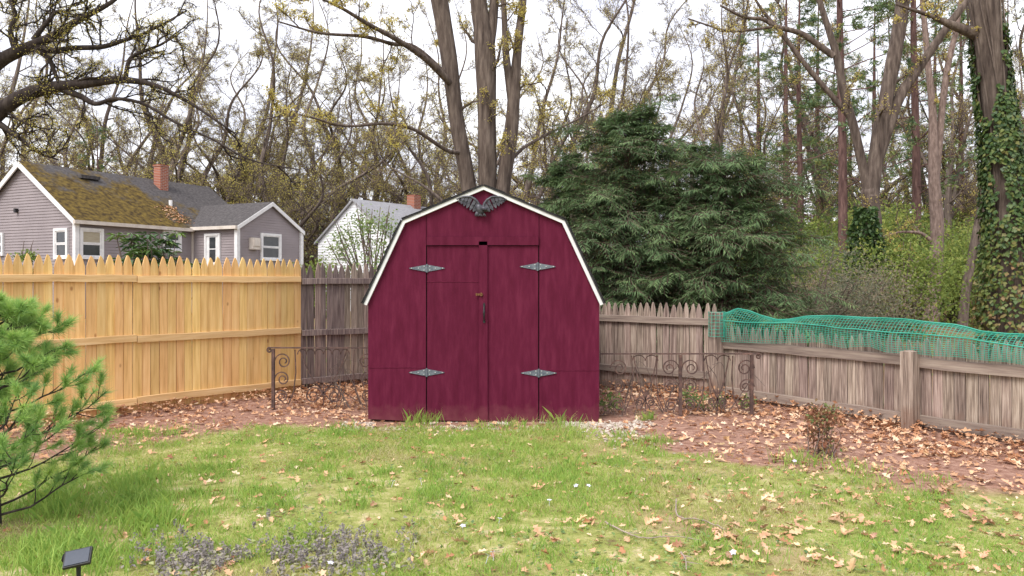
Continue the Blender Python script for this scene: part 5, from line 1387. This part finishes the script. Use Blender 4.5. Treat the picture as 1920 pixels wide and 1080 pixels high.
def litter():
    r = np.random.default_rng(16); n = 95000
    x = r.uniform(-5.5, 5.2, n); y = r.uniform(3.4, 11, n)
    k = in_view(x, y, 1.1) & (fence_dist(x, y) > .03) & ~((np.abs(x + .29) < 1.25) & (y > 8.15)); x, y = x[k], y[k]
    lm = lawn_mask(x, y); fd = fence_dist(x, y)
    bed = (.14 + 1.0 * np.exp(-fd ** 2 / .9) + 1.6 * np.exp(-fd ** 2 / .06) + .55 * np.exp(-(lm - .35) ** 2 / .06)) * (.15 + 2.2 * fbm(x * 2.0, y * 2.0 + 40) ** 2.2)
    bed = np.where((x < -1.5), bed * (.55 + 1.3 * np.exp(-((x + 1.95) ** 2) / .35)), bed * 1.0)
    lawn = .035 + .16 * np.clip(fbm(x * 1.5 + 9, y * 1.5 + 20) - .5, 0, 1) + .05 * np.clip(x / 3, 0, 1)
    k = r.random(len(x)) < np.where(lm > .5, lawn, bed * .62); x, y, fd, lm = x[k], y[k], fd[k], lm[k]; n = len(x)
    z = gz(x, y) + r.uniform(.004, .03, n) + .10 * np.exp(-np.clip(fd, 0, 9) ** 2 / .05) * r.random(n)
    s = .03 + .075 * r.random(n) ** 1.7; s = s * np.where(lm > .5, .8, 1)
    # lobed six-sided leaf, cupped
    a = r.uniform(0, 2 * PI, n); tl = r.normal(0, .38, (n, 2)); nrm = np.stack([tl[:, 0], tl[:, 1], np.ones(n)], 1); nrm /= np.linalg.norm(nrm, axis=1, keepdims=True)
    d = np.stack([np.cos(a), np.sin(a), 0 * a], 1); d -= (d * nrm).sum(1, keepdims=True) * nrm; sd = np.cross(nrm, d)
    P = np.stack([x, y, z], 1); pts = []
    for u_, v_, w_ in ((-.5, 0, .0), (-.28, .22, .10), (-.1, .12, .02), (.12, .30, .16), (.22, .12, .04), (.5, 0, .02), (.24, -.12, .04), (.1, -.30, .16), (-.1, -.12, .02), (-.3, -.22, .1)):
        pts.append(P + d * (u_ * s)[:, None] + sd * (v_ * s)[:, None] + nrm * ((w_ * r.uniform(.2, 1.6, n) - .02) * s)[:, None])
    V = np.stack(pts, 1); b = (np.arange(n) * 10)[:, None]
    var = np.clip(r.normal(.55, .3, n) - .15 * np.exp(-fd ** 2 / .1), 0, 1)
    f = np.concatenate([b + np.array([[0, 1, 2]]), b + np.array([[0, 2, 8]]), b + np.array([[0, 8, 9]]), b + np.array([[2, 3, 4]]), b + np.array([[8, 6, 7]]), b + np.array([[4, 5, 6]]), b + np.array([[2, 4, 6]]), b + np.array([[2, 6, 8]])])
    mb = MB(); mb.add(V.reshape(-1, 3), f, np.tile(var, 8))
    tag(obj('leaf_litter', mb, m_litter), 'drifts of dry brown oak leaves over the soil beds', 'leaf litter', kind='stuff')
    # pale gravel and chips in front of the shed
    n = 2200; x = np.concatenate([r.uniform(-1.75, 1.35, n), r.normal(1.15, .22, n // 4)]); y = np.concatenate([8.12 - np.abs(r.normal(0, .22, n)), r.normal(7.55, .35, n // 4)])
    k = (fbm(x * 3, y * 3 + 50) > .40); x, y = x[k], y[k]; n = len(x)
    c = np.stack([x, y, gz(x, y) + .004], 1); s = r.uniform(.008, .024, n)[:, None]
    o = np.array([[1, 0, 0], [-.2, .9, 0], [-.8, -.5, 0], [.1, -.1, .7], [.2, -.9, .1]]); q = r.uniform(0, 6.28, n)
    V = []
    for k in range(5):
        j = o[k] + r.normal(0, .18, (n, 3)); V.append(c + s * np.stack([j[:, 0] * np.cos(q) - j[:, 1] * np.sin(q), j[:, 0] * np.sin(q) + j[:, 1] * np.cos(q), j[:, 2]], 1))
    V = np.stack(V, 1); b = (np.arange(n) * 5)[:, None]; var = r.random(n)
    f = np.concatenate([b + np.array([[0, 1, 3]]), b + np.array([[1, 2, 3]]), b + np.array([[2, 4, 3]]), b + np.array([[4, 0, 3]])])
    mb = MB(); mb.add(V.reshape(-1, 3), f, np.tile(var, 4))
    tag(obj('gravel_chips', mb, m_gravel), 'pale gravel strewn along the front of the shed', 'gravel', kind='stuff')
litter()

def sticks():
    for lab, pts, w in (('long thin bent stick on the lawn at lower centre right', [(1135, 990), (1165, 1010), (1195, 1020), (1225, 1022), (1260, 1018), (1315, 1026)], .0055),
                        ('forked pale twig above the long bent stick', [(1268, 942), (1268, 972), (1280, 983), (1310, 984), (1335, 995), (1360, 1005)], .006),
                        ('short hooked twig at the bottom edge of the lawn', [(1277, 1050), (1285, 1062), (1287, 1080)], .006)):
        P = np.array([gp(*q) for q in pts]); P[:, 2] = gz(P[:, 0], P[:, 1]) + .022
        b = P[0].copy(); b[2] = 0
        t = thing('fallen_stick', lab, 'stick', b)
        Q, R = resample(P - b, np.linspace(w, w * .5, len(P)), 20); Q[:, 2] += RNG.normal(0, .003, 20)
        obj('stick', MB().tubes(Q, R, 5, True), m_deadtwig, t, True)
        tw = MB()
        for k in (5, 9, 13):
            d = np.array([RNG.normal(0, .05), -.06, .012]); tw.tubes(np.array([Q[k], Q[k] + d * .6, Q[k] + d]), np.array([w * .5, w * .4, w * .25]), 4)
        obj('side_twig', tw, m_deadtwig, t)
sticks()

# ------------------------------------------------------------------ small plants in the beds
c = gp(1540, 858); shrub('rose_bush', 'small reddish leaved rose bush in the soil bed', 'shrub', (c[0], c[1], 0), 0.13, .12, .40, 620, .036, m_rose, 91, z0=.03, clumps=18, var=(.5, .3), cs=.4)
first = None
for i, (px, py, s, lb) in enumerate([(1145, 775, 1.15, 'pale leafed weed growing at the right foot of the shed'), (1292, 768, 1, 'pale green weed at the foot of the middle railing post'), (1318, 772, .8, 'small weed next to the middle railing post'),
                                    (1352, 768, .7, 'small weed below the tall fence post'), (1402, 772, .7, 'small weed beside the last railing post'), (1678, 800, 1.0, 'leafy weed left of the low fence post'), (1555, 790, .6, 'pale seedling above the rose bush')]):
    c = gp(px, py)
    if first is None: first = shrub('leafy_weed', lb, 'weed', (c[0], c[1], 0), .12, .10, .24, 130, .045, m_weed, 92, z0=.03, clumps=12, var=(.6, .25), cs=.3, group='weeds along the right fence')
    else: copy_tree(first, (c[0], c[1], 0), i * 1.3, lb, first['group'], (s, s, s))
# dead vine canes leaning through the railings
def canes(label, x0, x1, y, n, seed):
    r = np.random.default_rng(seed); t = thing('vine_canes', label, 'vine', ((x0 + x1) / 2, y, 0)); mb = MB()
    for k in range(n):
        a = r.uniform(x0, x1) - (x0 + x1) / 2; e = a + r.uniform(-.4, .4)
        P, R = resample([(a, r.uniform(-.1, .1), 0), ((a + e) / 2 + r.normal(0, .05), r.uniform(-.05, .1), r.uniform(.15, .4)), (e, .05, r.uniform(.25, .62)), (e + r.uniform(-.2, .2), .0, r.uniform(.2, .6))], [.006, .005, .004, .002], 12)
        mb.tubes(P, R, 4)
    obj('canes', mb, m_twig, t)
    lm = MB(); P = np.stack([r.uniform(x0, x1, 70) - (x0 + x1) / 2, r.normal(0, .08, 70), r.uniform(.02, .3, 70)], 1)
    leafs(lm, P, r, .05, var=r.uniform(.2, .9, 70)); obj('dead_leaves', lm, m_litter, t)
canes('bare reddish canes tangled in the right railing', 1.0, 2.4, 8.5, 16, 4)
canes('bare thin canes tangled in the left railing', -2.3, -1.6, 8.95, 9, 6)
def violets():
    r = np.random.default_rng(19); lab = 'tiny pale violet blossom in the lawn'
    mb = MB()
    for k in range(5):
        a = k / 5 * 2 * PI; ca, sa = math.cos(a), math.sin(a)
        mb.add([[0, 0, .03], [.009 * ca - .006 * sa, .009 * sa + .006 * ca, .034], [.018 * ca, .018 * sa, .032], [.009 * ca + .006 * sa, .009 * sa - .006 * ca, .034]], [[0, 1, 2, 3]])
    mb.tubes(np.array([[0, 0, -.01], [0, 0, .03]]), np.array([.0012, .0012]), 4)
    me = mb.mesh('violet', m_flower)
    for px, py in ((912, 1062), (925, 1056), (617, 1068), (868, 1002), (935, 990), (1082, 920), (1102, 922), (1030, 955), (1376, 1055), (735, 912), (790, 910), (1490, 875)):
        c = gp(px, py); tag(link('violet', me, None, (c[0], c[1], float(gz(c[:1], c[1:2])[0]) + .015), (r.normal(-.4, .2), 0, r.uniform(0, 6)), (1.1,) * 3), lab, 'flower', 'violets dotted over the lawn')
violets()
